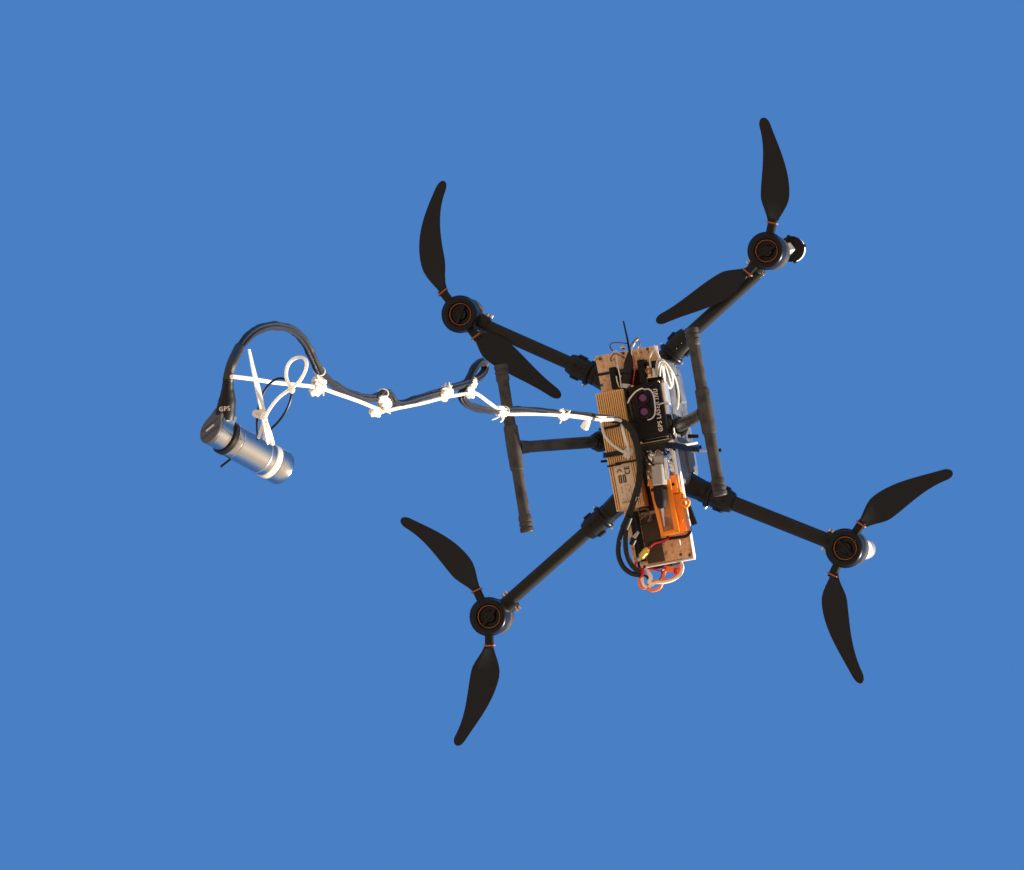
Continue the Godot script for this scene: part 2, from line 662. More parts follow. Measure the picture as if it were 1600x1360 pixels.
func build_drone() -> void:
	var dr := thing("quadcopter_drone", "black quadcopter with four folding propellers and two skids flying overhead", "drone", P(1003, 690, -0.06))
	var mb := MB.new()
	# body shell: lower hull, upper hull
	mb.prism(rounded(poly([[948, 574], [1042, 557], [1073, 758], [982, 776]], -0.052), 0.016, 4), Vector3.UP * 0.06, 0.006)
	part("hull", mb, M.shell, dr)
	mb = MB.new()
	mb.prism(rounded(poly([[968, 580], [1053, 564], [1086, 752], [1003, 770]], 0.0085), 0.02, 5), Vector3.UP * 0.05, 0.014)
	part("top_cover", mb, M.shell, dr)
	# side panels, slightly proud, on the flank that faces the sun
	for s in [[[1050, 586], [1061, 630]], [[1068, 690], [1076, 738]]]:
		mb = MB.new()
		var a := P(s[0][0], s[0][1], -0.03)
		var b := P(s[1][0], s[1][1], -0.03)
		var ax := (b - a).normalized()
		var out := ax.cross(Vector3.UP)
		if out.dot(cam_right) < 0.0:
			out = -out
		mb.box((a + b) * 0.5 + Vector3.UP * 0.022, Basis(ax, out, ax.cross(out)), Vector3(a.distance_to(b), 0.008, 0.036), 0.002)
		part("side_panel", mb, M.shell, dr)
	for s in [[1080, 655], [1088, 682], [1093, 699]]:
		mb = MB.new()
		var a := P(s[0], s[1], 0.0)
		mb.cyl(a - cam_right * 0.012, a + cam_right * 0.003, 0.003, 0.0025, 10)
		part("screw", mb, M.satin_black, dr)
	arm(dr, [735, 499], [900, 572], 10.5, [893, 569], [932, 588], 17.5, [962, 602])
	arm(dr, [1185, 425], [1078, 525], 10.5, [1073, 527], [1040, 564], 18.5, [1028, 590])
	arm(dr, [780, 953], [922, 828], 10.5, [920, 829], [952, 801], 17.5, [985, 770])
	arm(dr, [1308, 851], [1140, 784], 11.5, [1142, 785], [1096, 767], 18.5, [1058, 748])
	motor(dr, 718, 491, 27.0, [893, 569])
	motor(dr, 1197, 392, 27.0, [1073, 527])
	motor(dr, 763, 964, 28.0, [920, 829])
	motor(dr, 1320, 857, 28.0, [1142, 785])
	propeller(dr, 718, 491, 27.0, [[690, 455, 648, 378, 690, 282], [742, 524, 790, 560, 872, 620]], 1.0)
	propeller(dr, 1197, 392, 27.0, [[1207, 345, 1222, 270, 1188, 183], [1166, 428, 1110, 462, 1022, 502]], -1.0)
	propeller(dr, 763, 964, 28.0, [[742, 918, 708, 852, 622, 812], [764, 1014, 760, 1090, 708, 1165]], 1.0)
	propeller(dr, 1320, 857, 28.0, [[1346, 818, 1398, 766, 1486, 738], [1300, 900, 1292, 968, 1344, 1068]], -1.0)
	landing_gear(dr, [782, 570], [824, 832], [803, 700], [940, 690], -0.2, -0.045, 9.6)
	landing_gear(dr, [1080, 512], [1126, 775], [1103, 643], [1058, 668], -0.2, -0.035, 9.8)
	# positioning antenna standing over the motor at the top right
	var an := holder("antenna_puck", dr)
	mb = MB.new()
	var o := P(1236, 389, 0.055)
	var q := S(0.055)
	mb.lathe(o, Vector3.UP, [[0.0, 0.0], [16 * q, 0.0], [20 * q, 0.002], [20 * q, 0.007], [19 * q, 0.008]], 32)
	part("puck_base", mb, M.satin_black, an)
	mb = MB.new()
	mb.lathe(o, Vector3.UP, [[19.4 * q, 0.0078], [19.8 * q, 0.009], [19.5 * q, 0.018], [16 * q, 0.024], [0.0, 0.026]], 32)
	part("puck_dome", mb, M.white_plastic, an)
	for e in 4:
		mb = MB.new()
		var d := Vector3(cos(e * TAU / 4 + 0.25), 0, sin(e * TAU / 4 + 0.25))
		mb.box(o + d * 20 * q + Vector3.UP * 0.006, Basis(d, Vector3.UP, d.cross(Vector3.UP)), Vector3(0.004, 0.008, 0.004), 0.0008)
		part("clip", mb, M.satin_black, an)
	mb = MB.new()
	var c := P(1204, 394, 0.016)
	mb.tube([c, c.lerp(o, 0.45) + Vector3.UP * 0.006, o], [0.012, 0.009, 0.009], 4)
	part("bracket", mb, M.white_plastic, an, 20.0)
	# light grey tail lamp block over the motor at the lower right
	an = holder("antenna_stub", dr)
	mb = MB.new()
	o = P(1328, 858, 0.017)
	mb.lathe(o, Vector3.UP + Vector3(0.12, 0, 0), [[13 * q, 0.0], [17 * q, 0.0], [17 * q, 0.058], [16 * q, 0.06], [0.0, 0.06]], 28)
	part("mast", mb, M.white_plastic, an)
	mb = MB.new()
	mb.lathe(o + (Vector3.UP + Vector3(0.12, 0, 0)).normalized() * 0.0605, Vector3.UP + Vector3(0.12, 0, 0), [[0.0, 0.0], [16 * q, 0.0], [16.5 * q, 0.002], [15.5 * q, 0.018], [12 * q, 0.026], [0.0, 0.028]], 28)
	part("mast_cap", mb, M.grey_metal, an)
	mb = MB.new()
	mb.cyl(P(1350, 858, 0.045), P(1354, 858, 0.045), 0.002, 0.002, 8)
	part("screw", mb, M.dark_bolt, an)
	# straight black stub and clip behind the payload
	mb = MB.new()
	mb.tube([P(1073, 790, -0.03), P(1086, 820, -0.03)], [0.0055, 0.004], 8)
	part("rear_antenna", mb, M.black_plastic, dr)
	mb = MB.new()
	mb.tube([P(1080, 706, 0.0), P(1112, 705, 0.0)], 0.0016, 8)
	part("side_antenna", mb, M.white_plastic, dr)
	mb = MB.new()
	mb.tube([P(1112, 705, 0.0), P(1127, 703.5, 0.0)], [0.0018, 0.0026], 8)
	part("side_antenna_tip", mb, M.satin_black, dr)


# ---------------------------------------------------------------- the payload
func strap(called: String, label: String, pts: Array, w: float, thick: float, m: Material, group := "") -> Node3D:
	var ps := []
	for p in pts:
		ps.append(P(p[0], p[1], p[2]))
	var t := thing(called, label, "strap", ps[0], group)
	var mb := MB.new()
	var rings := []
	for i in ps.size():
		var a: Vector3 = ps[maxi(i - 1, 0)]
		var b: Vector3 = ps[mini(i + 1, ps.size() - 1)]
		var tg := (b - a).normalized()
		var up := Vector3.UP if absf(tg.y) < 0.8 else cam_right
		var sd := tg.cross(up).normalized()
		var nn := sd.cross(tg)
		rings.append([ps[i] - sd * w - nn * thick, ps[i] + sd * w - nn * thick, ps[i] + sd * w + nn * thick, ps[i] - sd * w + nn * thick])
	mb.skin(rings)
	part("band", mb, m, t, 20.0)
	return t

func wire(called: String, label: String, pts: Array, r: float, m: Material, group := "", sides := 8, n := 6) -> Node3D:
	var w := path(pts, n)
	var t := thing(called, label, "wire", w[0], group)
	var mb := MB.new()
	mb.tube(w, r, sides)
	part("strand", mb, m, t)
	return t

func build_payload() -> void:
	var k := S(-0.08)
	# ---- boards
	var t := thing("mounting_board", "flecked tan board strapped under the drone's belly", "board", P(1005, 715, -0.078))
	var mb := MB.new()
	mb.prism(poly([[929.5, 557], [1026, 540], [1031, 567], [934.5, 583.5]], -0.078), Vector3.UP * 0.006, 0.0008)
	part("board_panel", mb, M.board, t)
	mb = MB.new()
	mb.prism(poly([[935.5, 588], [1032, 571.5], [1082, 871], [991, 888]], -0.078), Vector3.UP * 0.006, 0.0008)
	part("board_panel", mb, M.board, t)
	mb = MB.new()
	mb.prism(poly([[1032.3, 571.5], [1034.5, 571.2], [1084.3, 870.6], [1082.3, 871]], -0.0785), Vector3.UP * 0.014, 0.0005)
	part("edge_trim", mb, M.board_edge, t)
	mb = MB.new()
	mb.prism(poly([[991, 888.3], [1084.2, 871.2], [1084.8, 874.2], [991.5, 891]], -0.0785), Vector3.UP * 0.012, 0.0005)
	part("edge_trim", mb, M.board_edge, t)
	for s in [[938, 561], [974, 552], [1012, 545.5], [1064, 867], [940, 602], [1078, 868]]:
		mb = MB.new()
		var o := P(s[0], s[1], -0.0778)
		mb.lathe(o, Vector3.DOWN, [[2.4 * k, 0.0], [2.3 * k, 0.0012], [1.2 * k, 0.0016], [1.0 * k, 0.0006], [0.0, 0.0006]].duplicate(), 12)
		part("screw", mb, M.dark_bolt, t)
	# ---- ribbed converter
	t = thing("voltage_converter", "gold finned aluminium converter box with printed label at one end", "converter", P(968, 705, -0.118))
	var hc := -0.118
	var A := P(930.5, 616, hc)
	var B := P(973, 608, hc)
	var C := P(1006.5, 790, hc)
	var D := P(964, 799.5, hc)
	mb = MB.new()
	mb.prism([A, B, C, D], Vector3.UP * 0.034, 0.001)
	part("housing", mb, M.gold_aluminium, t)
	var nr := 13
	for i in nr:
		var s0 := (i + 0.2) / nr
		var s1 := (i + 0.7) / nr
		var ends := 0.6 if i > 1 and i < 11 else 1.0
		var e0 := A.lerp(B, s0); var e1 := A.lerp(B, s1)
		var f0 := e0.lerp(D.lerp(C, s0), ends); var f1 := e1.lerp(D.lerp(C, s1), ends)
		mb = MB.new()
		mb.prism([e0, e1, f1, f0], Vector3.DOWN * 0.0045, 0.0003)
		part("rib", mb, M.gold_aluminium, t)
	var L := func(u: float, v: float) -> Vector3:   # a place on the label, u across, v along
		var uu: float = lerpf(2.1 / nr, 10.9 / nr, u)
		var vv: float = lerpf(0.61, 0.985, v)
		return A.lerp(B, uu).lerp(D.lerp(C, uu), vv)
	mb = MB.new()
	mb.prism([L.call(0.01, 0.0), L.call(0.99, 0.0), L.call(0.99, 1.0), L.call(0.01, 1.0)], Vector3.DOWN * 0.0037)
	var lb := part("label_panel", mb, M.label_paper, t)
	var dn := Vector3.DOWN * 0.0038
	var ink := func(u0: float, v0: float, u1: float, v1: float, m: Material) -> void:
		var q := MB.new()
		q.prism([L.call(u0, v0) + dn, L.call(u1, v0) + dn, L.call(u1, v1) + dn, L.call(u0, v1) + dn], Vector3.DOWN * 0.0003)
		part("print", q, m, lb)
	for c in [0.2, 0.42]:
		ink.call(c, 0.27, c + 0.06, 0.45, M.ink)
		ink.call(c + 0.1, 0.27, c + 0.17, 0.45, M.ink)
		ink.call(c + 0.06, 0.27, c + 0.1, 0.29, M.ink)
		ink.call(c + 0.06, 0.43, c + 0.1, 0.45, M.ink)
	for i in 9:
		var v := 0.5 + 0.036 * i
		for c in [[0.24, 0.3], [0.46, 0.5], [0.6, 0.66], [0.72, 0.76]]:
			if rng.randf() < 0.75:
				var w: float = c[1] - c[0]
				ink.call(c[0], v, c[0] + w * rng.randf_range(0.5, 1.0), v + rng.randf_range(0.012, 0.03), M.faint_ink)
	ink.call(0.2, 0.835, 0.86, 0.84, M.faint_ink)
	for i in 6:
		ink.call(0.18 + i * 0.09, 0.865, 0.235 + i * 0.09, 0.9, M.faint_ink)
	var along: Vector3 = L.call(0.5, 0.0) - L.call(0.5, 1.0)
	var across: Vector3 = L.call(1.0, 0.5) - L.call(0.0, 0.5)
	words("print", "CE", 0.0105, L.call(0.72, 0.19) + dn + Vector3.DOWN * 0.0004, along, -across, M.ink, lb, true)
	# arc of the recycling mark
	mb = MB.new()
	var arc := []
	for i in 9:
		var th := PI * i / 8.0
		arc.append(L.call(0.3 + 0.1 * cos(th), 0.2 - 0.06 * sin(th)) + dn)
	mb.tube(arc, 0.0008, 6)
	part("print", mb, M.ink, lb)
	strap("black_band", "wide black band across the gold finned converter beside white blob", [[944, 711, -0.085], [943, 712, -0.1], [944.5, 712, -0.1247], [985, 705, -0.1247]], 0.0035, 0.0008, M.rubber, "black bands on the converter")
	strap("black_band", "narrow black band across the gold finned converter under the main cable", [[937, 671, -0.085], [936, 671.5, -0.1], [937.5, 671.5, -0.1247], [968, 664.5, -0.1247]], 0.0018, 0.0008, M.rubber, "black bands on the converter")
	var zt := strap("black_cable_tie", "thin black cable tie with its tail sticking out over the converter's label", [[949, 729, -0.1247], [960, 727, -0.1257], [970, 724, -0.1257], [995, 719.5, -0.1247]], 0.0013, 0.0008, M.satin_black)
	mb = MB.new()
	mb.box(P(966, 725, -0.1267), Basis(Vector3.UP, -0.18), Vector3(0.008, 0.003, 0.0045), 0.0006)
	part("lock", mb, M.satin_black, zt)
	mb = MB.new()
	mb.tube([P(939, 721.5, -0.1), P(949, 720.5, -0.1)], 0.0018, 6)
	part("tail", mb, M.satin_black, zt)
	# ---- black laser box
	t = thing("laser_box", "black box lettered in white with two purple lenses on its underside", "box", P(1017, 645, -0.118))
	var hx := -0.118
	mb = MB.new()
	mb.prism(rounded(poly([[981, 608], [1031, 597], [1044.5, 680], [996, 690]], hx), 0.003, 2), Vector3.UP * 0.026, 0.001)
	part("case", mb, M.box_black, t)
	mb = MB.new()
	var rr := 0.011
	var s0 := P(1031.5, 600, hx + 0.018)
	var s1 := P(1044, 678, hx + 0.018)
	mb.tube([s0, s0.lerp(s1, 0.62)], rr, 20)
	part("side_shell", mb, M.bright_case, t)
	mb = MB.new()
	mb.tube([s0.lerp(s1, 0.64), s1], rr * 0.8, 16)
	part("side_rail", mb, M.box_black, t)
	# end flanges with screws
	for e in [[[983, 608.5], [1031.5, 597.8], [1031, 594.5], [982.5, 605]], [[996, 691], [1045, 681], [1046, 686], [997, 696]]]:
		mb = MB.new()
		mb.prism(poly(e, hx + 0.01), Vector3.UP * 0.01, 0.0006)
		part("flange", mb, M.box_black, t)
	for e in [[[990, 608], [1031, 598.5]], [[1001, 689], [1045, 680.5]], [[1001, 694], [1046, 685.5]]]:
		mb = MB.new()
		mb.tube([P(e[0][0], e[0][1], hx + 0.006), P(e[1][0], e[1][1], hx + 0.006)], 0.0007, 6)
		part("seam", mb, M.brushed, t)
	for e in [[988, 604], [1029, 596], [1002, 691.5], [1043, 682]]:
		mb = MB.new()
		mb.ball(P(e[0], e[1], hx + 0.006), Vector3(0.002, 0.0015, 0.002))
		part("screw", mb, M.brass, t)
	# lens block
	mb = MB.new()
	mb.prism(rounded(poly([[985, 612], [1016, 608], [1023, 651], [992, 657]], hx - 0.016), 0.012, 6), Vector3.UP * 0.016, 0.0015)
	part("lens_block", mb, M.box_black, t)
	mb = MB.new()
	mb.tube(path([[1006, 609.5, hx - 0.012], [1014, 609, hx - 0.012], [1020, 616, hx - 0.012], [1023, 632, hx - 0.012], [1023, 647, hx - 0.012], [1018, 654, hx - 0.012], [1012, 656, hx - 0.012]]), 0.0014, 8)
	part("rim", mb, M.bright_case, t)
	for e in [[1004.8, 622], [1007, 643.5]]:
		var ln := holder("lens", t)
		var o := P(e[0], e[1], hx - 0.0165)
		mb = MB.new()
		mb.lathe(o, Vector3.DOWN, [[0.0088, 0.0], [0.0098, 0.002], [0.0098, 0.0042], [0.0088, 0.005], [0.0076, 0.005], [0.0074, 0.001], [0.0074, 0.0]], 30)
		part("barrel", mb, M.satin_black, ln)
		mb = MB.new()
		mb.lathe(o, Vector3.DOWN, [[0.0074, 0.001], [0.006, 0.0022], [0.0042, 0.003], [0.002, 0.0034], [0.0, 0.0035]], 28)
		part("glass", mb, M.lens, ln)
	# print along the right edge
	var rd := P(1023, 610, hx) - P(1031.5, 672, hx)
	words("print", "GPS LASER INU", 0.0085, P(1028.3, 641, hx - 0.0005), rd, -cam_right, M.print_white, t, true)
	# little white lead from lens box to its side
	wire("white_lead", "short pale lead across the black lens box onto its shiny side", [[1029, 633, hx - 0.003], [1034, 630.5, hx - 0.004], [1040, 630, hx + 0.002], [1047, 631, hx + 0.012]], 0.0011, M.grey_wire)
	wire("tan_lead", "tan lead curving over the upper purple lens", [[981, 630, hx - 0.012], [985, 622, hx - 0.016], [994, 612, hx - 0.018], [1003, 607.5, hx - 0.018], [1008, 610, hx - 0.012]], 0.0011, M.cream_wire)
	# ---- crumpled foil patch and metal parts under the belly
	t = thing("foil_wrap", "crumpled reflective foil beneath the black lens box", "foil", P(1030, 722, -0.1))
	mb = MB.new()
	var nz := FastNoiseLite.new()
	nz.seed = 5
	nz.frequency = 42.0
	var fa := P(1003, 698, -0.095); var fb := P(1046, 690, -0.095); var fc := P(1056, 752, -0.095); var fd := P(1012, 760, -0.095)
	var N := 18
	var gp := func(i: int, j: int) -> Vector3:
		var p := fa.lerp(fb, float(i) / N).lerp(fd.lerp(fc, float(i) / N), float(j) / N)
		var edge: float = minf(minf(i, N - i), minf(j, N - j)) / 3.0
		return p + Vector3.DOWN * (0.004 + 0.012 * nz.get_noise_2d(p.x, p.z) + 0.004 * nz.get_noise_2d(p.z * 3.0, p.x * 3.0)) * clampf(edge, 0.0, 1.0)
	for i in N:
		for j in N:
			var inside := (fa + fc) * 0.5 + Vector3.UP * 5.0
			mb.quad_out(gp.call(i, j), gp.call(i + 1, j), gp.call(i + 1, j + 1), gp.call(i, j + 1), inside)
	for q in [[0, 0, N, 0], [N, 0, N, N], [N, N, 0, N], [0, N, 0, 0]]:
		var a: Vector3 = gp.call(q[0], q[1]); var b: Vector3 = gp.call(q[2], q[3])
		mb.quad_out(a, b, b + Vector3.UP * 0.012, a + Vector3.UP * 0.012, (fa + fc) * 0.5)
	part("sheet", mb, M.foil, t, 25.0)
	mb = MB.new()
	mb.tube([P(1048, 688, -0.088), P(1060, 762, -0.088)], 0.005, 12)
	part("edge_roll", mb, M.polished, t)
	strap("dark_strap", "dark webbing strap running from the belly to the drone's right flank", [[1000, 702, -0.122], [1040, 696, -0.124], [1052, 696, -0.11], [1072, 700, -0.07], [1092, 702, -0.02]], 0.0042, 0.0009, M.rubber)
	# ---- grey valve and black plug
	t = thing("metal_connector", "grey metal connector with a black tapered plug on the orange box", "connector", P(1028, 755, -0.15))
	var bz := Basis(P(1030, 740, -0.14) - P(1012, 743, -0.14), Vector3.UP, Vector3.FORWARD).orthonormalized()
	mb = MB.new()
	mb.prism(rounded(poly([[1017, 727], [1034, 724], [1037, 757], [1019, 759.5]], -0.146), 0.002, 2), Vector3.UP * 0.026, 0.0015)
	part("block", mb, M.grey_metal, t)
	mb = MB.new()
	mb.prism(rounded(poly([[1020, 713], [1035, 711], [1036, 724.5], [1021, 726.5]], -0.14), 0.002, 2), Vector3.UP * 0.022, 0.0015)
	part("upper_block", mb, M.grey_metal, t)
	mb = MB.new()
	mb.tube([P(1038, 716, -0.128), P(1041, 738, -0.128), P(1043, 750, -0.128)], [0.0045, 0.0055, 0.004], 12)
	part("bright_fitting", mb, M.polished, t)
	var pk := P(1030, 760, -0.132)
	var pe := P(1034.5, 794, -0.132)
	var pa := (pe - pk).normalized()
	mb = MB.new()
	mb.lathe(pk, pa, [[0.0, 0.0], [0.0075, 0.0], [0.0088, 0.001], [0.0088, 0.018], [0.0082, 0.022], [0.0062, 0.03], [0.003, 0.0315], [0.0, 0.0315]], 24)
	part("plug", mb, M.black_plastic, t)
	mb = MB.new()
	mb.box(pk + pa * 0.004, Basis(pa.cross(Vector3.UP), Vector3.UP, pa), Vector3(0.023, 0.011, 0.004), 0.0008)
	part("plug_flange", mb, M.satin_black, t)
	mb = MB.new()
	mb.tube([pe - pa * 0.001, pe + pa * 0.014, pe + pa * 0.026], [0.0024, 0.0011, 0.0006], 8)
	part("needle", mb, M.bolt, t)
	# ---- orange box
	t = thing("orange_box", "orange plastic box with recessed panel and a ring lug", "box", P(1040, 790, -0.12))
	var ho := -0.118
	var oc := [[1012, 749], [1046, 743.5], [1062, 832], [1033, 838.5]]
	var O := poly(oc, ho)
	mb = MB.new()
	mb.prism(rounded(poly(oc, ho + 0.0035), 0.002, 2), Vector3.UP * 0.034, 0.001)
	part("tray", mb, M.orange, t)
	# raised rim round the sunken panel
	var inn := poly([[1019, 752.5], [1039, 749.5], [1053, 827.5], [1036.5, 831.5]], ho)
	for i in 4:
		var j := (i + 1) % 4
		mb = MB.new()
		mb.prism([O[i], O[j], inn[j], inn[i]], Vector3.UP * 0.0033, 0.0006)
		part("rim", mb, M.orange, t)
	mb = MB.new()
	mb.prism([inn[0], inn[1], inn[2], inn[3]].map(func(p): return p.lerp((inn[0] + inn[2]) * 0.5, 0.03) + Vector3.UP * 0.0028), Vector3.UP * 0.0006)
	part("panel", mb, M.orange_sheet, t)
	mb = MB.new()
	mb.prism(rounded(poly([[1045, 743], [1056, 741.5], [1060, 770], [1049.5, 772]], ho + 0.006), 0.001, 2), Vector3.UP * 0.03, 0.0008)
	part("side_block", mb, M.orange, t)
	mb = MB.new()
	mb.prism(rounded(poly([[1050, 773], [1064, 771], [1074, 829], [1062.5, 832]], ho + 0.008), 0.001, 2), Vector3.UP * 0.026, 0.0008)
	part("side_block", mb, M.orange, t)
	mb = MB.new()
	var lo := P(1070, 786, ho + 0.004)
	mb.lathe(lo, Vector3.UP, [[0.0032, 0.0], [0.0068, 0.0], [0.0074, 0.0008], [0.0074, 0.0052], [0.0068, 0.006], [0.0032, 0.006], [0.0032, 0.0]], 24)
	part("ring_lug", mb, M.orange, t)
	mb = MB.new()
	mb.prism(poly([[1060, 783], [1064.5, 781], [1065.5, 791], [1061, 791]], ho + 0.0045), Vector3.UP * 0.005)
	part("lug_arm", mb, M.orange, t)
	mb = MB.new()
	mb.prism(poly([[1062, 812], [1069, 811], [1066, 819]], ho + 0.005), Vector3.UP * 0.004, 0.0004)
	part("lug", mb, M.orange, t)
	mb = MB.new()
	mb.cyl(P(1052, 757, ho + 0.0075), P(1052, 757, ho + 0.005), 0.002, 0.002, 12)
	part("screw", mb, M.satin_black, t)
	# ---- antenna with black base
	t = thing("whip_antenna", "thin black whip antenna on a ribbed black base above the converter", "antenna", P(979, 605, -0.1))
	var ap := P(978.5, 607, -0.104)
	var ae := P(984, 552, -0.104)
	var ad := (ae - ap).normalized()
	var al := ap.distance_to(ae)
	mb = MB.new()
	mb.lathe(ap - ad * 0.012, ad, [[0.0, 0.0], [0.0055, 0.0], [0.006, 0.001], [0.006, 0.011], [0.0066, 0.0115]], 20)
	part("collar_tail", mb, M.rubber, t)
	mb = MB.new()
	mb.lathe(ap, ad, [[0.0, 0.0], [0.0066, 0.0], [0.007, 0.001], [0.007, 0.0052], [0.0066, 0.0062], [0.0, 0.0062]], 20)
	part("metal_collar", mb, M.brushed, t)
	mb = MB.new()
	mb.lathe(ap, ad, [[0.0, 0.0064], [0.006, 0.0064], [0.0068, 0.009], [0.0068, 0.02], [0.006, 0.0206], [0.0068, 0.0214], [0.0068, al * 0.72], [0.0058, al * 0.8], [0.003, al * 1.0], [0.0016, al * 1.1], [0.0, al * 1.1]], 20)
	part("base", mb, M.rubber, t)
	mb = MB.new()
	mb.tube([ae, P(980, 528, -0.105), P(974, 501.5, -0.107)], [0.0016, 0.0014, 0.0011], 8)
	part("whip", mb, M.satin_black, t)
	# ---- black modules on the upper board
	for e in [[[951, 575], [961.5, 573], [967, 606], [956, 608.5], "tall black module standing beside the converter's upper end"], [[995, 563], [1006, 561], [1010.5, 598], [999.5, 600.5], "tall black module between the antenna base and the brass plug"], [[1008, 566], [1030, 562.5], [1032, 572], [1010, 575], "short black module above the brass plug"]]:
		t = thing("black_module", e[4], "module", P(e[0][0], e[0][1], -0.1), "black modules on the board")
		mb = MB.new()
		mb.prism(rounded(poly(e.slice(0, 4), -0.098), 0.0012, 2), Vector3.UP * 0.02, 0.0008)
		part("case", mb, M.box_black, t)
		mb = MB.new()
		mb.prism(poly([[e[0][0] + 2, e[0][1] + 2.5], [e[1][0] - 1.5, e[1][1] + 2], [e[1][0] - 1, e[1][1] + 6], [e[0][0] + 2.5, e[0][1] + 6.5]], -0.0983), Vector3.UP * 0.0012)
		part("plate", mb, M.satin_black, t)
	t = thing("black_tray", "flat black tray under the antenna base on the upper board", "tray", P(990, 590, -0.09))
	mb = MB.new()
	mb.prism(rounded(poly([[958, 584], [1031, 571.5], [1034.5, 594], [980, 606], [966, 609]], -0.087), 0.002, 2), Vector3.UP * 0.0085, 0.0008)
	part("case", mb, M.box_black, t)
	for e in [[970, 588], [1002, 583], [1027, 577]]:
		mb = MB.new()
		mb.cyl(P(e[0], e[1], -0.0872), P(e[0], e[1], -0.0885), 0.0016, 0.0013, 10)
		part("screw", mb, M.bolt, t)
	t = thing("brass_plug", "brass coaxial plug with a pale lead at the lens box's upper corner", "plug", P(1017, 585, -0.1))
	mb = MB.new()
	var bp := P(1016, 591, -0.1)
	var bd := (P(1013, 575, -0.1) - bp).normalized()
	mb.lathe(bp, bd, [[0.0, 0.0], [0.006, 0.0], [0.006, 0.0015], [0.0036, 0.002], [0.0036, 0.0105], [0.0025, 0.0115], [0.0025, 0.017], [0.0, 0.017]], 16)
	part("barrel", mb, M.brass, t)
	mb = MB.new()
	var b2 := P(1023, 590, -0.101)
	mb.lathe(b2, bd, [[0.0, 0.0], [0.0045, 0.0], [0.0045, 0.002], [0.003, 0.0025], [0.003, 0.011], [0.002, 0.013], [0.0, 0.013]], 16)
	part("barrel", mb, M.bolt, t)
	mb = MB.new()
	mb.torus(P(1013, 580, -0.104), Vector3(0.3, 1, 0.2), 0.0034, 0.0012, 24, 8)
	part("ring", mb, M.copper_ring, t)
	# pale coil of wire
	t = thing("wire_coil", "coil of pale grey wire looped beside the lens box", "wire", P(1030, 575, -0.1))
	var shapes := [
		[[1017, 575, -0.1], [1015, 560, -0.106], [1019, 550, -0.108], [1025, 549, -0.108], [1031, 560, -0.105], [1034, 575, -0.1], [1036, 590, -0.09]],
		[[1023, 547, -0.1], [1022, 540, -0.1], [1025, 549, -0.1], [1029, 558, -0.102]],
		[[1025, 585, -0.1], [1026, 570, -0.107], [1029, 562, -0.109], [1036, 563, -0.107], [1044, 573, -0.1], [1050, 586, -0.09], [1051, 600, -0.08], [1047, 607, -0.08], [1043, 602, -0.085], [1041, 588, -0.094]],
		[[1028, 586, -0.1], [1029, 572, -0.108], [1032, 565, -0.11], [1040, 567, -0.106], [1049, 579, -0.096], [1056, 594, -0.08], [1060, 612, -0.07], [1060, 630, -0.065], [1058, 640, -0.06]],
		[[1031, 588, -0.1], [1032, 574, -0.106], [1036, 568, -0.106], [1041, 576, -0.102], [1046, 592, -0.092], [1049, 603, -0.086], [1046, 606, -0.086]]]
	for s in shapes:
		mb = MB.new()
		mb.tube(path(s, 7), 0.00135, 8)
		part("loop", mb, M.grey_wire, t)
	wire("flank_wire", "pale wire hooked along the drone's flank under the right skid leg", [[1055, 678, -0.07], [1057, 690, -0.075], [1066, 695, -0.075], [1078, 694, -0.06], [1089, 692, -0.04]], 0.0019, M.grey_wire)
	# loose fine wires at the top
	var fl := [
		[[[957, 548, -0.09], [953, 541, -0.1], [957, 536, -0.105], [968, 535.5, -0.105], [981, 537, -0.1]], "brown_wire", "brown wire bowed over the board's upper edge"],
		[[[984, 548, -0.1], [985, 541, -0.11], [990, 534, -0.112], [996, 528.5, -0.112], [999, 533, -0.11], [1001, 543, -0.1]], "brown_wire", "brown wire peaking beside the whip antenna"],
		[[[988, 560, -0.1], [987, 548, -0.11], [992, 536, -0.112], [997, 530, -0.114]], "cream_wire", "cream wire rising beside the whip antenna"],
		[[[960, 572, -0.1], [957, 560, -0.106], [958, 551, -0.108], [964, 549, -0.108], [966, 560, -0.104], [964, 575, -0.1]], "grey_wire", "tangled grey wire loop left of the antenna base"],
		[[[963, 556, -0.1], [966, 575, -0.106], [969, 590, -0.106], [971, 607, -0.104]], "cream_wire", "cream wire running down beside the antenna base"],
		[[[958, 566, -0.101], [954, 561, -0.108], [960, 553, -0.11], [970, 556, -0.106], [976, 560, -0.1]], "brown_wire", "brown wire tangled on the upper board left of the antenna"],
		[[[990, 556, -0.1], [992, 575, -0.104], [990, 592, -0.104], [989, 604, -0.1]], "red_wire", "dark red wire running beside the antenna base"],
		[[[998, 541, -0.1], [996, 548, -0.105], [999, 556, -0.103]], "yellow", "short yellow wire on the board's upper edge"],
		[[[963, 588, -0.1], [965, 598, -0.104], [968, 606, -0.1]], "cream_wire", "short cream wire at the converter's upper corner"]]
	for f in fl:
		wire("loose_wire", f[2], f[0], 0.0009, M[f[1]], "loose wires at the board's upper end", 6)
	t = thing("clear_blob", "glossy pale solder blob at the board's upper edge", "blob", P(973, 543, -0.1))
	mb = MB.new()
	mb.ball(P(973, 543, -0.1), Vector3(0.0045, 0.003, 0.003), Basis.IDENTITY, 0.5, 4)
	part("blob", mb, M.bolt, t)
	# ---- lower board: webbing, connectors, wires
	strap("brown_webbing", "dark brown webbing strip crossing the lower board", [[1013, 805, -0.0785], [1026, 879, -0.0795]], 0.012, 0.0009, M.brown_strap)
	strap("black_pad", "black padded strip filling the gap between converter and connector", [[988, 690, -0.0815], [1011, 800, -0.0815]], 0.0105, 0.002, M.rubber)
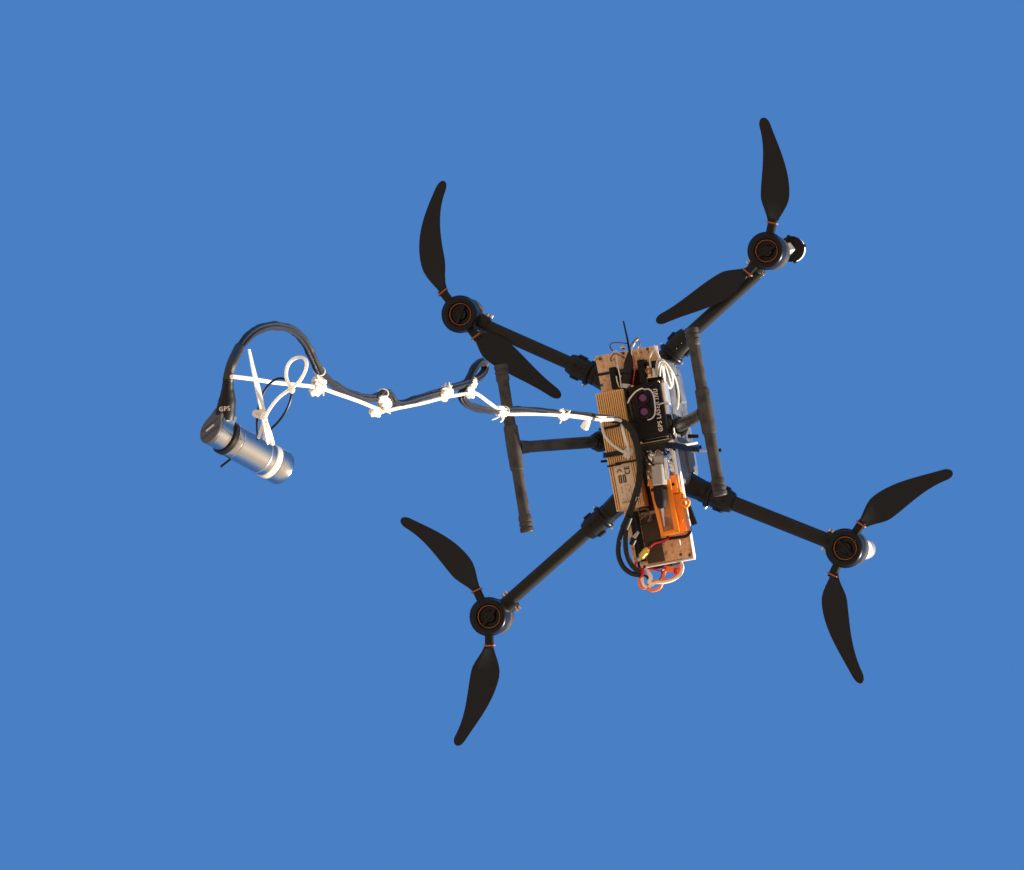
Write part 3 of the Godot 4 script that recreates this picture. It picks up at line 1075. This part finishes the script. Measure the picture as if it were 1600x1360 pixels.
	strap("black_webbing", "black webbing strip along the lower board's left side", [[990, 800, -0.081], [1003, 878, -0.081]], 0.0065, 0.0012, M.black_plastic)
	var cl := [
		[[[977, 612, -0.1], [982, 630, -0.116], [985, 650, -0.118], [990, 668, -0.118], [993, 690, -0.11]], "black wire running down the gap beside the purple lenses"],
		[[[978, 622, -0.1], [980, 640, -0.112], [987, 655, -0.121], [992, 662, -0.121], [999, 664, -0.119]], "black wire turning under the lower purple lens"],
		[[[1003, 700, -0.1], [1010, 712, -0.125], [1016, 722, -0.135], [1021, 727, -0.148]], "black wire slanting from the strap to the grey connector"],
		[[[1002, 708, -0.1], [1008, 722, -0.118], [1009, 740, -0.12], [1011, 756, -0.11]], "black wire beside the grey connector's left edge"],
		[[[1020, 706, -0.115], [1028, 701, -0.128], [1036, 704, -0.122], [1041, 711, -0.11]], "black wire arched over the crumpled foil"],
		[[[1049, 655, -0.1], [1053, 664, -0.1], [1050, 674, -0.105], [1054, 686, -0.09]], "black wire on the lens box's right side"],
		[[[992, 806, -0.085], [996, 822, -0.09], [994, 838, -0.09], [999, 856, -0.088], [997, 868, -0.085]], "black wire wriggling along the lower board's left edge"],
		[[[1066, 800, -0.1], [1072, 812, -0.085], [1077, 824, -0.075], [1079, 836, -0.07]], "black wire on the orange box's right side"]]
	for e in cl:
		wire("black_wire", e[1], e[0], 0.0015, M.rubber, "thin black wires on the payload", 8)
	wire("pale_wire", "pale pink wire curving beside the orange box's lug", [[1068, 793, -0.1], [1074, 804, -0.09], [1078, 818, -0.08], [1077, 828, -0.075]], 0.001, M.grey_wire)
	wire("black_loop_wire", "black wire curving round the orange box's lower right corner", [[1013, 851, -0.09], [1035, 844, -0.1], [1060, 840, -0.1], [1072, 838, -0.09], [1078, 832, -0.08], [1078, 822, -0.07]], 0.0022, M.rubber)
	for s in [[[998, 800, -0.09], [1003, 808, -0.1], [1010, 806, -0.1], [1014, 799, -0.1], [1009, 795, -0.1], [1000, 797, -0.098]], [[1002, 812, -0.09], [1008, 802, -0.102], [1017, 806, -0.104], [1013, 815, -0.1], [1020, 812, -0.098]], [[1000, 820, -0.09], [1010, 817, -0.096], [1018, 816, -0.098], [1022, 808, -0.096]]]:
		wire("knotted_wire", {998: "brown wire ring just below the converter's lower end", 1002: "brown wire crossing itself between converter and orange box", 1000: "black wire along the underside of the knotted brown wires"}[s[0][0]], s, 0.0013, M.brown_wire if s[0][0] != 1000 else M.rubber, "knotted dark wires", 6)
	wire("red_black_lead", "red strand of the twisted lead from orange box to yellow plug", [[1045, 838, -0.1], [1043, 843, -0.104], [1032, 847, -0.106], [1022, 850, -0.106], [1014, 857, -0.104]], 0.0013, M.red_wire)
	wire("red_black_lead", "black strand of the twisted lead from orange box to yellow plug", [[1043, 838, -0.1], [1040, 845, -0.102], [1030, 850, -0.103], [1020, 853, -0.103], [1012, 859, -0.102]], 0.0012, M.rubber)
	wire("thin_lead", "thin pale lead below the orange box's lower edge", [[1061, 836, -0.1], [1062, 845, -0.09], [1064, 855, -0.082]], 0.0008, M.grey_wire)
	t = thing("yellow_plug", "small yellow plug on the red lead at the lower board", "plug", P(1004, 866, -0.105))
	mb = MB.new()
	mb.tube([P(1013, 857, -0.103), P(1010, 861, -0.103), P(1003, 870, -0.103), P(1001, 872, -0.103)], [0.003, 0.0052, 0.0052, 0.0036], 6)
	part("shell", mb, M.yellow, t, 30.0)
	mb = MB.new()
	mb.tube([P(1001, 872, -0.103), P(996, 876, -0.103)], [0.0036, 0.003], 8)
	part("pin_block", mb, M.bolt, t)
	wire("red_hook_wire", "pink red wire hooking from the yellow plug to the wire bundle", [[997, 875, -0.103], [993, 882, -0.106], [994, 891, -0.108], [1000, 895, -0.108], [1006, 893, -0.106]], 0.0016, M.red_wire)
	wire("black_hook_wire", "black wire hooking beneath the yellow plug into the bundle", [[1001, 874, -0.1], [998, 881, -0.103], [1000, 889, -0.104], [1004, 893, -0.102], [1008, 884, -0.1]], 0.0018, M.rubber)
	t = thing("grey_plug", "small silver grey plug lying on the black webbing", "plug", P(990, 840, -0.1))
	mb = MB.new()
	mb.tube([P(998, 831, -0.1), P(991, 841, -0.1)], [0.0022, 0.0035], 10)
	part("pin_block", mb, M.brushed, t)
	mb = MB.new()
	mb.tube([P(991, 841, -0.1), P(987, 852, -0.1)], [0.0048, 0.004], 10)
	part("shell", mb, M.rubber, t)
	t = thing("green_module", "dark green circuit module edge showing below the lower board", "module", P(1040, 882, -0.07))
	mb = MB.new()
	mb.prism(poly([[1012, 884], [1066, 874], [1067, 881], [1013, 892]], -0.072), Vector3.UP * 0.012, 0.0006)
	part("case", mb, M.box_black, t)
	mb = MB.new()
	mb.prism(poly([[1050, 877.5], [1067, 874.2], [1067.6, 881.5], [1051, 884.6]], -0.0728), Vector3.UP * 0.0008)
	part("circuit_panel", mb, M.green_board, t)
	t = thing("orange_plug", "flat orange plug hanging below the green module", "plug", P(1047, 889, -0.09))
	mb = MB.new()
	mb.prism(rounded(poly([[1037, 884], [1054, 885.5], [1052, 895], [1038, 893]], -0.09), 0.0015, 2), Vector3.UP * 0.009, 0.0008)
	part("shell", mb, M.orange_wire, t)
	mb = MB.new()
	mb.prism(rounded(poly([[1054, 887], [1059, 887.5], [1058.5, 897], [1052.5, 899]], -0.088), 0.001, 2), Vector3.UP * 0.007, 0.0006)
	part("tab", mb, M.red_wire, t)
	var lw := [
		[[[1065, 880, -0.075], [1066.5, 888, -0.09], [1063, 898, -0.1], [1052, 906, -0.104], [1038, 910, -0.106], [1024, 911, -0.108], [1014, 917, -0.106]], "cream_wire", 0.0024, "thick cream wire sweeping round below the green module"],
		[[[1060, 884, -0.08], [1062, 892, -0.09], [1056, 901, -0.096], [1044, 907, -0.1], [1030, 908, -0.104], [1018, 910, -0.105], [1012, 916, -0.105], [1015, 922, -0.105], [1022, 923, -0.105], [1031, 919, -0.105], [1035, 910, -0.104], [1037, 900, -0.1], [1039, 893, -0.095]], "orange_wire", 0.0022, "thick orange wire forming the lowest loop of the bundle"],
		[[[1008, 893, -0.1], [1013, 890, -0.1], [1022, 890, -0.1], [1032, 892, -0.096], [1040, 887, -0.09]], "red_wire", 0.0014, "red wire running along the underside of the green module"],
		[[[1034, 892, -0.09], [1035, 899, -0.098], [1031, 906, -0.1], [1027, 910, -0.1]], "brown_wire", 0.0017, "brown wire dropping from the orange plug"],
		[[[1008, 890, -0.1], [1014, 896, -0.106], [1017, 903, -0.108], [1015, 910, -0.108], [1022, 914, -0.106]], "cream_wire", 0.003, "short fat cream wire in the middle of the bundle"],
		[[[1003, 898, -0.104], [1000, 905, -0.106], [999, 912, -0.107], [1003, 918, -0.106], [1009, 919, -0.105], [1014, 915, -0.105]], "orange_wire", 0.0022, "orange wire at the bundle's left edge"],
		[[[1004, 899, -0.106], [1004, 908, -0.11], [1006, 915, -0.11], [1011, 918, -0.108]], "cream_wire", 0.002, "cream wire at the bundle's left edge"],
		[[[1001, 889, -0.104], [1005, 893, -0.109], [1004, 899, -0.109], [1001, 902, -0.107]], "red_wire", 0.0024, "red wires crossing where the black cables end"],
		[[[1001, 898, -0.106], [1010, 901, -0.108], [1014, 907, -0.107]], "rubber", 0.0018, "black wire stub inside the bundle"]]
	for f in lw:
		wire("bundle_wire", f[3], f[0], f[2], M[f[1]], "wires hanging below the lower board", 10)


# ---------------------------------------------------------------- cable, string and hanging sensor
func build_hanging() -> void:
	hang = P(958, 655, -0.128)
	var hc := -0.136
	# ---- main cable
	var low := [[999, 897, -0.108], [990, 895, -0.11], [982, 888, -0.112], [977, 872, -0.114], [974, 850, -0.118], [975, 832, -0.124], [980, 814, -0.13], [988, 790, hc], [996, 765, hc - 0.004], [1000, 738, hc - 0.004], [999, 712, hc - 0.004], [994, 690, hc - 0.006], [987, 673, hc - 0.01], [975, 661, hc - 0.014]]
	var t := thing("sensor_cable", "thick black bundled cable winding from the converter down to the hanging sensor", "cable", P(960, 653, hc))
	var pts := []
	for p in low.slice(6):
		pts.append(P(p[0], p[1], p[2]))
	var line := [[955, 655], [930, 652], [900, 648], [870, 646], [840, 643], [812, 641], [788, 642], [765, 641], [742, 637], [727, 629], [721, 618], [727, 606], [735, 588], [743, 573], [751, 566], [757, 569], [757, 579], [748, 590], [732, 598], [711, 605], [690, 612], [666, 619], [640, 628], [624, 632], [615, 628], [609, 617], [601, 614], [591, 620], [578, 622.5], [560, 620], [542, 614], [525, 604], [510, 592], [499, 580], [490, 562], [482, 545], [472, 529], [457, 516], [440, 510.5], [421, 510], [402, 516], [387, 527], [374, 544], [364, 564]]
	for p in line:
		pts.append(P(p[0], p[1], hl(p[0])))
	var sm := smooth(pts, 7)
	var rad := []
	for i in sm.size():
		rad.append((0.0047 if i < 55 else 0.0051) + 0.0003 * sin(i * 0.7) + (0.0004 if i % 13 < 2 else 0.0))
	var mb := MB.new()
	mb.tube(sm, rad, 42, true, 6, 0.42, 2.2)
	part("bundle", mb, M.cable_black, t, 50.0)
	# the two black tails
	for e in [[[980, 814, -0.13], [971, 832, -0.128], [966.5, 852, -0.124], [967, 870, -0.12], [974, 886, -0.116], [986, 896, -0.112], [1000, 899, -0.108]], [[981, 812, -0.132], [978, 832, -0.13], [977.5, 852, -0.128], [980, 868, -0.124], [987, 883, -0.118], [998, 894, -0.11]]]:
		mb = MB.new()
		mb.tube(path(e, 7), 0.0035, 14)
		part("tail", mb, M.cable_black, t)
	mb = MB.new()
	mb.tube([P(976, 826, -0.1345), P(983, 808, -0.1355)], [0.0068, 0.0056], 16)
	part("heat_shrink", mb, M.rubber, t)
	# braided sleeve and boot at the sensor end
	var he := hl(362.0)
	mb = MB.new()
	var slv := [P(374, 543, hl(374)), P(364, 564, hl(364)), P(358.5, 580, he), P(356, 594, he)]
	mb.tube(smooth(slv, 6), 0.0056, 20)
	part("braided_sleeve", mb, M.sleeve_black, t)
	var ks := S(he)
	var R := 28.5 * ks
	var axis := ((cam_right * 0.87 - cam_up * 0.5) * 0.819 + cam_fwd * 0.574).normalized()
	var o := P(328, 670, he)
	var nk := (P(337, 630, he) - P(328, 672, he))
	nk = (nk - axis * nk.dot(axis)).normalized()
	var neck := o + nk * R * 0.86 * 1.42 + axis * 0.011
	mb = MB.new()
	var bt := smooth([slv[3] + (slv[2] - slv[3]) * 0.2, slv[3].lerp(neck, 0.25), slv[3].lerp(neck, 0.6), neck - nk * 0.006], 6)
	var br := []
	for i in bt.size():
		br.append(lerpf(0.0058, 0.0108, smoothstep(0.15, 1.0, float(i) / (bt.size() - 1))) + (0.0003 if i % 4 == 0 else 0.0))
	mb.tube(bt, br, 20)
	part("boot", mb, M.rubber, t)
	words("print", "GPS", 0.0068, neck + nk * 0.005 - cam_fwd * 0.0185 - cam_right * 0.0035, cam_right * 0.97 + cam_up * 0.1, cam_up, M.print_white, t, true)
	# ---- sensor
	t = thing("hanging_sensor", "polished steel cylinder sensor with dark cap hanging on the cable", "sensor", o)
	# angled head: disc with a neck towards the boot
	var sx := nk.cross(axis).normalized()
	var hd := []
	var Rh := R * 0.86
	for i in 25:
		var a := deg_to_rad(-230.0 + i * (280.0 / 24.0))
		hd.append(o + (sx * cos(a) + nk * sin(a)) * Rh)
	var wn := 11.5 * ks
	var top := 1.42
	hd.append(o + sx * wn * 1.15 + nk * Rh * 1.0)
	hd.append(o + sx * wn + nk * Rh * top)
	hd.append(o - sx * wn + nk * Rh * top)
	hd.append(o - sx * wn * 1.15 + nk * Rh * 1.0)
	mb = MB.new()
	# cap plate
	mb.prism(hd, axis * 0.004, 0.0006)
	part("cap_plate", mb, M.cap_grey, t)
	mb = MB.new()
	var hd2 := hd.map(func(p): return p + axis * 0.004)
	mb.prism(hd2, axis * 0.016, 0.0)
	part("head", mb, M.steel, t, 40.0)
	mb = MB.new()
	var tw := (cam_right * 0.97 + cam_up * 0.15)
	tw = (tw - axis * tw.dot(axis)).normalized()
	mb.box(o - axis * 0.0003 + nk * 0.0006, Basis(tw, -axis, tw.cross(-axis)), Vector3(0.0125, 0.0008, 0.0022), 0.0)
	part("print", mb, M.print_white, t)
	for s in [-1.0, 1.0]:
		mb = MB.new()
		mb.box(o - axis * 0.0002 + tw.cross(-axis) * 0.0052 * s, Basis(tw, -axis, tw.cross(-axis)), Vector3(0.026, 0.0006, 0.0007), 0.0)
		part("line", mb, M.dark_bolt, t)
	mb = MB.new()
	mb.lathe(o, axis, [[0.0, 0.0202], [R * 0.94, 0.0202], [R * 1.0, 0.021], [R * 1.0, 0.0262], [R * 0.94, 0.027], [0.0, 0.027]], 48)
	part("gasket", mb, M.rubber, t)
	mb = MB.new()
	mb.lathe(o, axis, [[0.0, 0.0272], [R * 0.92, 0.0272], [R * 0.97, 0.0285], [R * 0.97, 0.0335], [R * 0.93, 0.0342], [R * 0.93, 0.0352], [R * 0.96, 0.036], [R * 0.96, 0.096], [R * 0.94, 0.097], [0.0, 0.0971]], 56)
	part("barrel", mb, M.steel, t)
	mb = MB.new()
	mb.lathe(o, axis, [[R * 0.9, 0.0815], [R * 0.975, 0.0816], [R * 0.995, 0.0825], [R * 0.995, 0.0885], [R * 0.975, 0.0894], [R * 0.9, 0.0895]], 48)
	part("white_ring", mb, M.tie_white, t)
	mb = MB.new()
	mb.lathe(o, axis, [[R * 0.9, 0.0905], [R * 0.985, 0.0907], [R * 1.0, 0.097], [R * 1.0, 0.1035], [R * 0.95, 0.106], [R * 0.6, 0.1075], [0.0, 0.1075]], 48)
	part("end_cap", mb, M.steel, t)
	mb = MB.new()
	mb.tube([P(368, 712, he + 0.03), P(356, 721, he + 0.028), P(344.5, 730, he + 0.026)], 0.0014, 8)
	part("pin", mb, M.black_plastic, t)
	# ---- white string
	t = thing("white_string", "white string running down alongside the black cable to the sensor", "string", P(960, 657, hc - 0.01))
	mb = MB.new()
	var sp := [P(984, 705, -0.1265)]
	for p in [[978, 690], [973, 672], [969, 657]]:
		sp.append(P(p[0], p[1], -0.146 - 0.008 * (705 - p[1]) / 50.0))
	for p in [[940, 656], [910, 653], [881, 649.5], [850, 647.5], [820, 647], [789, 646], [765, 630], [741, 614], [718, 617], [695, 621], [660, 630], [625, 637], [598, 641], [560, 627], [530, 616.5], [498, 606], [470, 602], [430, 598], [395, 592.5], [362, 588.5]]:
		sp.append(P(p[0], p[1], hl(p[0]) - 0.012))
	mb.tube(smooth(sp, 4), 0.0023, 10)
	part("line", mb, M.cord_white, t)
	mb = MB.new()
	mb.tube(path([[938, 655, hl(938) - 0.012], [940, 664, -0.135], [945, 681, -0.128], [956, 694, -0.1265], [968, 703, -0.1265], [980, 709, -0.1275]], 6), 0.0021, 10)
	part("branch", mb, M.cord_white, t)
	# second pass of string along the cable's first stretch
	mb = MB.new()
	mb.tube(hpath([[968, 652], [950, 652.5], [925, 652], [900, 649.5], [880, 647]], -0.013, 5), 0.002, 8)
	part("branch", mb, M.cord_white, t)
	t = thing("white_knot", "glossy white glue lump on the gold converter where the string ends", "knot", P(981, 707, -0.126))
	mb = MB.new()
	mb.ball(P(981, 708, -0.125), Vector3(0.0065, 0.004, 0.0085), Basis(Vector3.UP, 0.4), 0.7, 9)
	part("lump", mb, M.tie_white, t)
	# ---- white ties holding string to cable
	var ties := [
		[881, 648, 0.9, "white tie on the cable nearest the gold converter", 882, 646, 650],
		[788, 645, 1.0, "white tie on the cable in front of the left skid", 789, 642, 647],
		[738, 609, 1.0, "white tie just below the sharp hook of the cable", 739, 597, 614],
		[696, 615, 0.9, "white tie on the straight stretch between the hook and the kink", 711, 605, 621],
		[598, 630, 1.1, "white tie under the small kink of the cable", 607, 617, 640],
		[498, 596, 1.1, "frayed white tie where the cable's big arch begins", 503, 586, 606]]
	for i in ties.size():
		var e: Array = ties[i]
		var h := hl(e[0])
		var c := P(e[0], e[1], h - 0.004)
		t = thing("white_tie", e[3], "tie", c, "white ties along the cable")
		var sz: float = e[2]
		var cc := P(e[4], e[5], h)                    # middle of the cable here
		var ss := P(e[0], e[6], h - 0.012)            # the string here
		for j in 1:                                   # turns drawn tight round the cable
			mb = MB.new()
			var ring := []
			var best := 1
			for k in range(1, sm.size() - 1):
				if sm[k].distance_squared_to(cc) < sm[best].distance_squared_to(cc):
					best = k
			var tg: Vector3 = (sm[best + 1] - sm[best - 1]).normalized()
			var u1 := tg.cross(cam_right).normalized()
			var u2 := tg.cross(u1)
			for k in 23:
				var a := TAU * k / 22.0
				ring.append(sm[best] + tg * 0.003 * sin(a) + (u1 * cos(a) + u2 * sin(a)) * 0.0055)
			mb.tube(ring, 0.0009, 8, false)
			part("turn", mb, M.cord_white, t)
		mb = MB.new()                                 # lumpy knot between cable and string
		for j in 5:
			var f := j / 4.0
			var q := cc.lerp(ss, 0.35 + 0.75 * f) + Vector3(rng.randf_range(-1, 1), rng.randf_range(-5, 3), rng.randf_range(-1, 1)) * 0.003
			mb.ball(q + Vector3.DOWN * 0.006, Vector3(0.0055, 0.016, 0.0055) * sz, Basis(Vector3.UP, j * 1.3), 0.5, 30 + i * 7 + j)
		part("knot", mb, M.cord_white, t)
		for j in 4:
			mb = MB.new()
			var a := rng.randf() * TAU
			var d := Vector3(cos(a), rng.randf_range(-1.5, 0.2), sin(a)).normalized()
			var q := cc.lerp(ss, 0.7) + Vector3.DOWN * 0.008
			mb.tube(smooth([q, q + d * 0.009 * sz, q + d * 0.014 * sz + Vector3(rng.randf_range(-0.004, 0.004), -0.003, rng.randf_range(-0.004, 0.004))], 4), [0.0015, 0.0015, 0.0015, 0.0014, 0.0013, 0.0012, 0.0011, 0.001, 0.0007], 6)
			part("tail", mb, M.cord_white, t)
	# white flag-like tag end near the converter
	t = thing("tape_tag", "stubby white tape tag dangling beside the gold converter", "tag", P(915, 667, hl(915) - 0.01))
	mb = MB.new()
	var tg := P(920.5, 653.5, hl(918) - 0.012)
	var t2 := P(912, 671, hl(918) - 0.016)
	mb.tube([tg, tg.lerp(t2, 0.25), tg.lerp(t2, 0.9), t2], [0.002, 0.0045, 0.0062, 0.004], 10)
	part("tape", mb, M.tie_white, t)
	# ---- long white cable ties at the sensor
	var hz := he - 0.02
	t = thing("long_cable_tie", "long straight white cable tie slanting up from the sensor", "cable tie", P(422, 692, hz))
	mb = MB.new()
	var za := [P(389, 546, hz - 0.01), P(395, 575, hz - 0.012), P(402, 605, hz - 0.012), P(408, 632, hz - 0.01), P(413, 655, hz - 0.006), P(418, 678, hz), P(421, 692, hz + 0.012)]
	var zr := []
	var zs := smooth(za, 4)
	var rings := []
	for i in zs.size():
		var a: Vector3 = zs[maxi(i - 1, 0)]
		var b: Vector3 = zs[mini(i + 1, zs.size() - 1)]
		var tgv := (b - a).normalized()
		var sd := tgv.cross(cam_fwd * 0.6 - cam_right * 0.7 + cam_up * 0.45).normalized()
		var nn := sd.cross(tgv)
		var w: float = lerpf(0.0015, 0.0034, clampf(i / 8.0, 0.0, 1.0))
		rings.append([zs[i] - sd * w - nn * 0.0007, zs[i] + sd * w - nn * 0.0007, zs[i] + sd * w + nn * 0.0007, zs[i] - sd * w + nn * 0.0007])
	mb.skin(rings)
	part("band", mb, M.tie_white, t, 20.0)
	mb = MB.new()
	mb.tube(path([[413, 652, hz - 0.008], [405, 651, hz - 0.01], [398, 649, hz - 0.01], [397, 645, hz - 0.01], [401, 643.5, hz - 0.01], [409, 646, hz - 0.01]], 6), 0.0022, 8)
	part("loop", mb, M.tie_white, t)
	mb = MB.new()
	mb.box(P(412, 650, hz - 0.01), Basis(cam_right, cam_fwd, -cam_up).rotated(cam_fwd, 0.3), Vector3(0.006, 0.005, 0.009), 0.001)
	part("lock", mb, M.tie_white, t)
	t = thing("curled_cable_tie", "white cable tie curling into an open loop above the sensor", "cable tie", P(408, 680, hz))
	mb = MB.new()
	mb.tube(path([[404, 684, hz + 0.012], [408, 672, hz], [413, 655, hz - 0.006], [422, 638, hz - 0.006], [436, 621, hz - 0.008], [452, 609, hz - 0.008], [465, 599, hz - 0.004], [475, 584, hz], [479, 570, hz + 0.004], [476, 561, hz + 0.006], [467, 558.5, hz + 0.004], [456, 563, hz], [448.5, 574, hz - 0.002], [447, 588, hz - 0.003], [450.5, 600, hz - 0.004], [455, 607, hz - 0.006]], 6), 0.0019, 8)
	part("band", mb, M.tie_white, t)
	mb = MB.new()
	mb.ball(P(455, 609, hz - 0.01), Vector3(0.004, 0.003, 0.004), Basis.IDENTITY, 0.4, 3)
	part("lock", mb, M.tie_white, t)
	t = thing("tie_bundle", "bunched white cable tie ends fastened to the sensor's barrel", "cable tie", P(420, 690, hz))
	for e in [[[413, 655], [414, 672], [413.5, 686]], [[411, 655], [417, 672], [424, 693]], [[412, 652], [412, 668], [418, 690]], [[415, 660], [421, 676], [426, 694]]]:
		mb = MB.new()
		mb.tube(path([[e[0][0], e[0][1], hz - 0.004], [e[1][0], e[1][1], hz + 0.002], [e[2][0], e[2][1], hz + 0.016]], 5), 0.0024, 8)
		part("strip", mb, M.tie_white, t)
	# band of that tie round the barrel
	mb = MB.new()
	mb.lathe(o, axis, [[R * 0.94, 0.0735], [R * 0.972, 0.0736], [R * 0.978, 0.0742], [R * 0.978, 0.0748], [R * 0.972, 0.0754], [R * 0.94, 0.0755]], 48)
	part("hoop", mb, M.brushed, t)
	t = thing("black_wire_loop", "thin black wire loop standing on the hanging sensor", "wire", P(404, 682, hz))
	mb = MB.new()
	mb.tube(path([[403, 688, hz + 0.025], [401.5, 668, hz + 0.02], [402, 648, hz + 0.016], [407, 624, hz + 0.014], [416, 606, hz + 0.014], [428, 594.5, hz + 0.014], [440, 591.5, hz + 0.014], [450, 597, hz + 0.014], [455.5, 609, hz + 0.014], [453, 627, hz + 0.014], [445, 645, hz + 0.016], [434, 660, hz + 0.02], [424, 670, hz + 0.024], [412, 684, hz + 0.03]], 6), 0.0013, 8)
	part("loop", mb, M.rubber, t)


# ---------------------------------------------------------------- scene
func _ready() -> void:
	# camera
	var ya := 0.235
	var yb := -0.026
	var yc := sqrt(1.0 - ya * ya - yb * yb)
	var Y := Vector3(ya, yb, -yc)                       # world up in (right, up, back)
	var X := Vector3(yc, 0, ya).normalized()
	var Z := X.cross(Y)
	cam_right = Vector3(X.x, Y.x, Z.x)
	cam_up = Vector3(X.y, Y.y, Z.y)
	cam_fwd = -Vector3(X.z, Y.z, Z.z)
	var cam := Camera3D.new()
	cam.name = "camera"
	cam.transform = Transform3D(Basis(cam_right, cam_up, -cam_fwd), eye)
	cam.fov = rad_to_deg(2.0 * atan(CY / F))
	cam.near = 0.05
	cam.far = 5000.0
	add_child(cam)
	H0 = eye.y + 8.0 * cam_fwd.y
	# sky
	var env := Environment.new()
	env.background_mode = Environment.BG_SKY
	var sky := Sky.new()
	var sm := ProceduralSkyMaterial.new()
	sm.sky_top_color = lin(0.028, 0.0885, 0.2295)
	sm.sky_horizon_color = lin(0.22, 0.3, 0.4)
	sm.sky_curve = 0.12
	sm.ground_bottom_color = lin(0.3, 0.24, 0.17)
	sm.ground_horizon_color = lin(0.34, 0.3, 0.25)
	sm.sun_angle_max = 8.0
	sky.sky_material = sm
	env.sky = sky
	env.tonemap_mode = Environment.TONE_MAPPER_LINEAR
	env.tonemap_exposure = 2.4
	env.sdfgi_enabled = true
	env.ssao_enabled = true
	env.ssil_enabled = true
	var we := WorldEnvironment.new()
	we.name = "world_environment"
	we.environment = env
	add_child(we)
	# sun: low, from the right of the view
	var sun := DirectionalLight3D.new()
	sun.name = "sun"
	sun.light_energy = 1.6
	sun.light_angular_distance = 0.53
	sun.light_color = Color(1.0, 0.95, 0.87)
	sun.shadow_enabled = true
	var el := deg_to_rad(20.0)
	var az := deg_to_rad(-30.0)
	var to_sun := Vector3(cos(el) * cos(az), sin(el), cos(el) * sin(az))
	sun.basis = Basis.looking_at(-to_sun, Vector3.UP)
	add_child(sun)
	rng.seed = 20
	make_materials()
	# ground
	var g := MeshInstance3D.new()
	g.name = "ground"
	var pm := PlaneMesh.new()
	pm.size = Vector2(3000, 3000)
	pm.material = M.soil
	g.mesh = pm
	g.set_meta("kind", "structure")
	g.set_meta("label", "dry sandy ground below the flying drone")
	add_child(g)
	build_drone()
	build_payload()
	build_hanging()
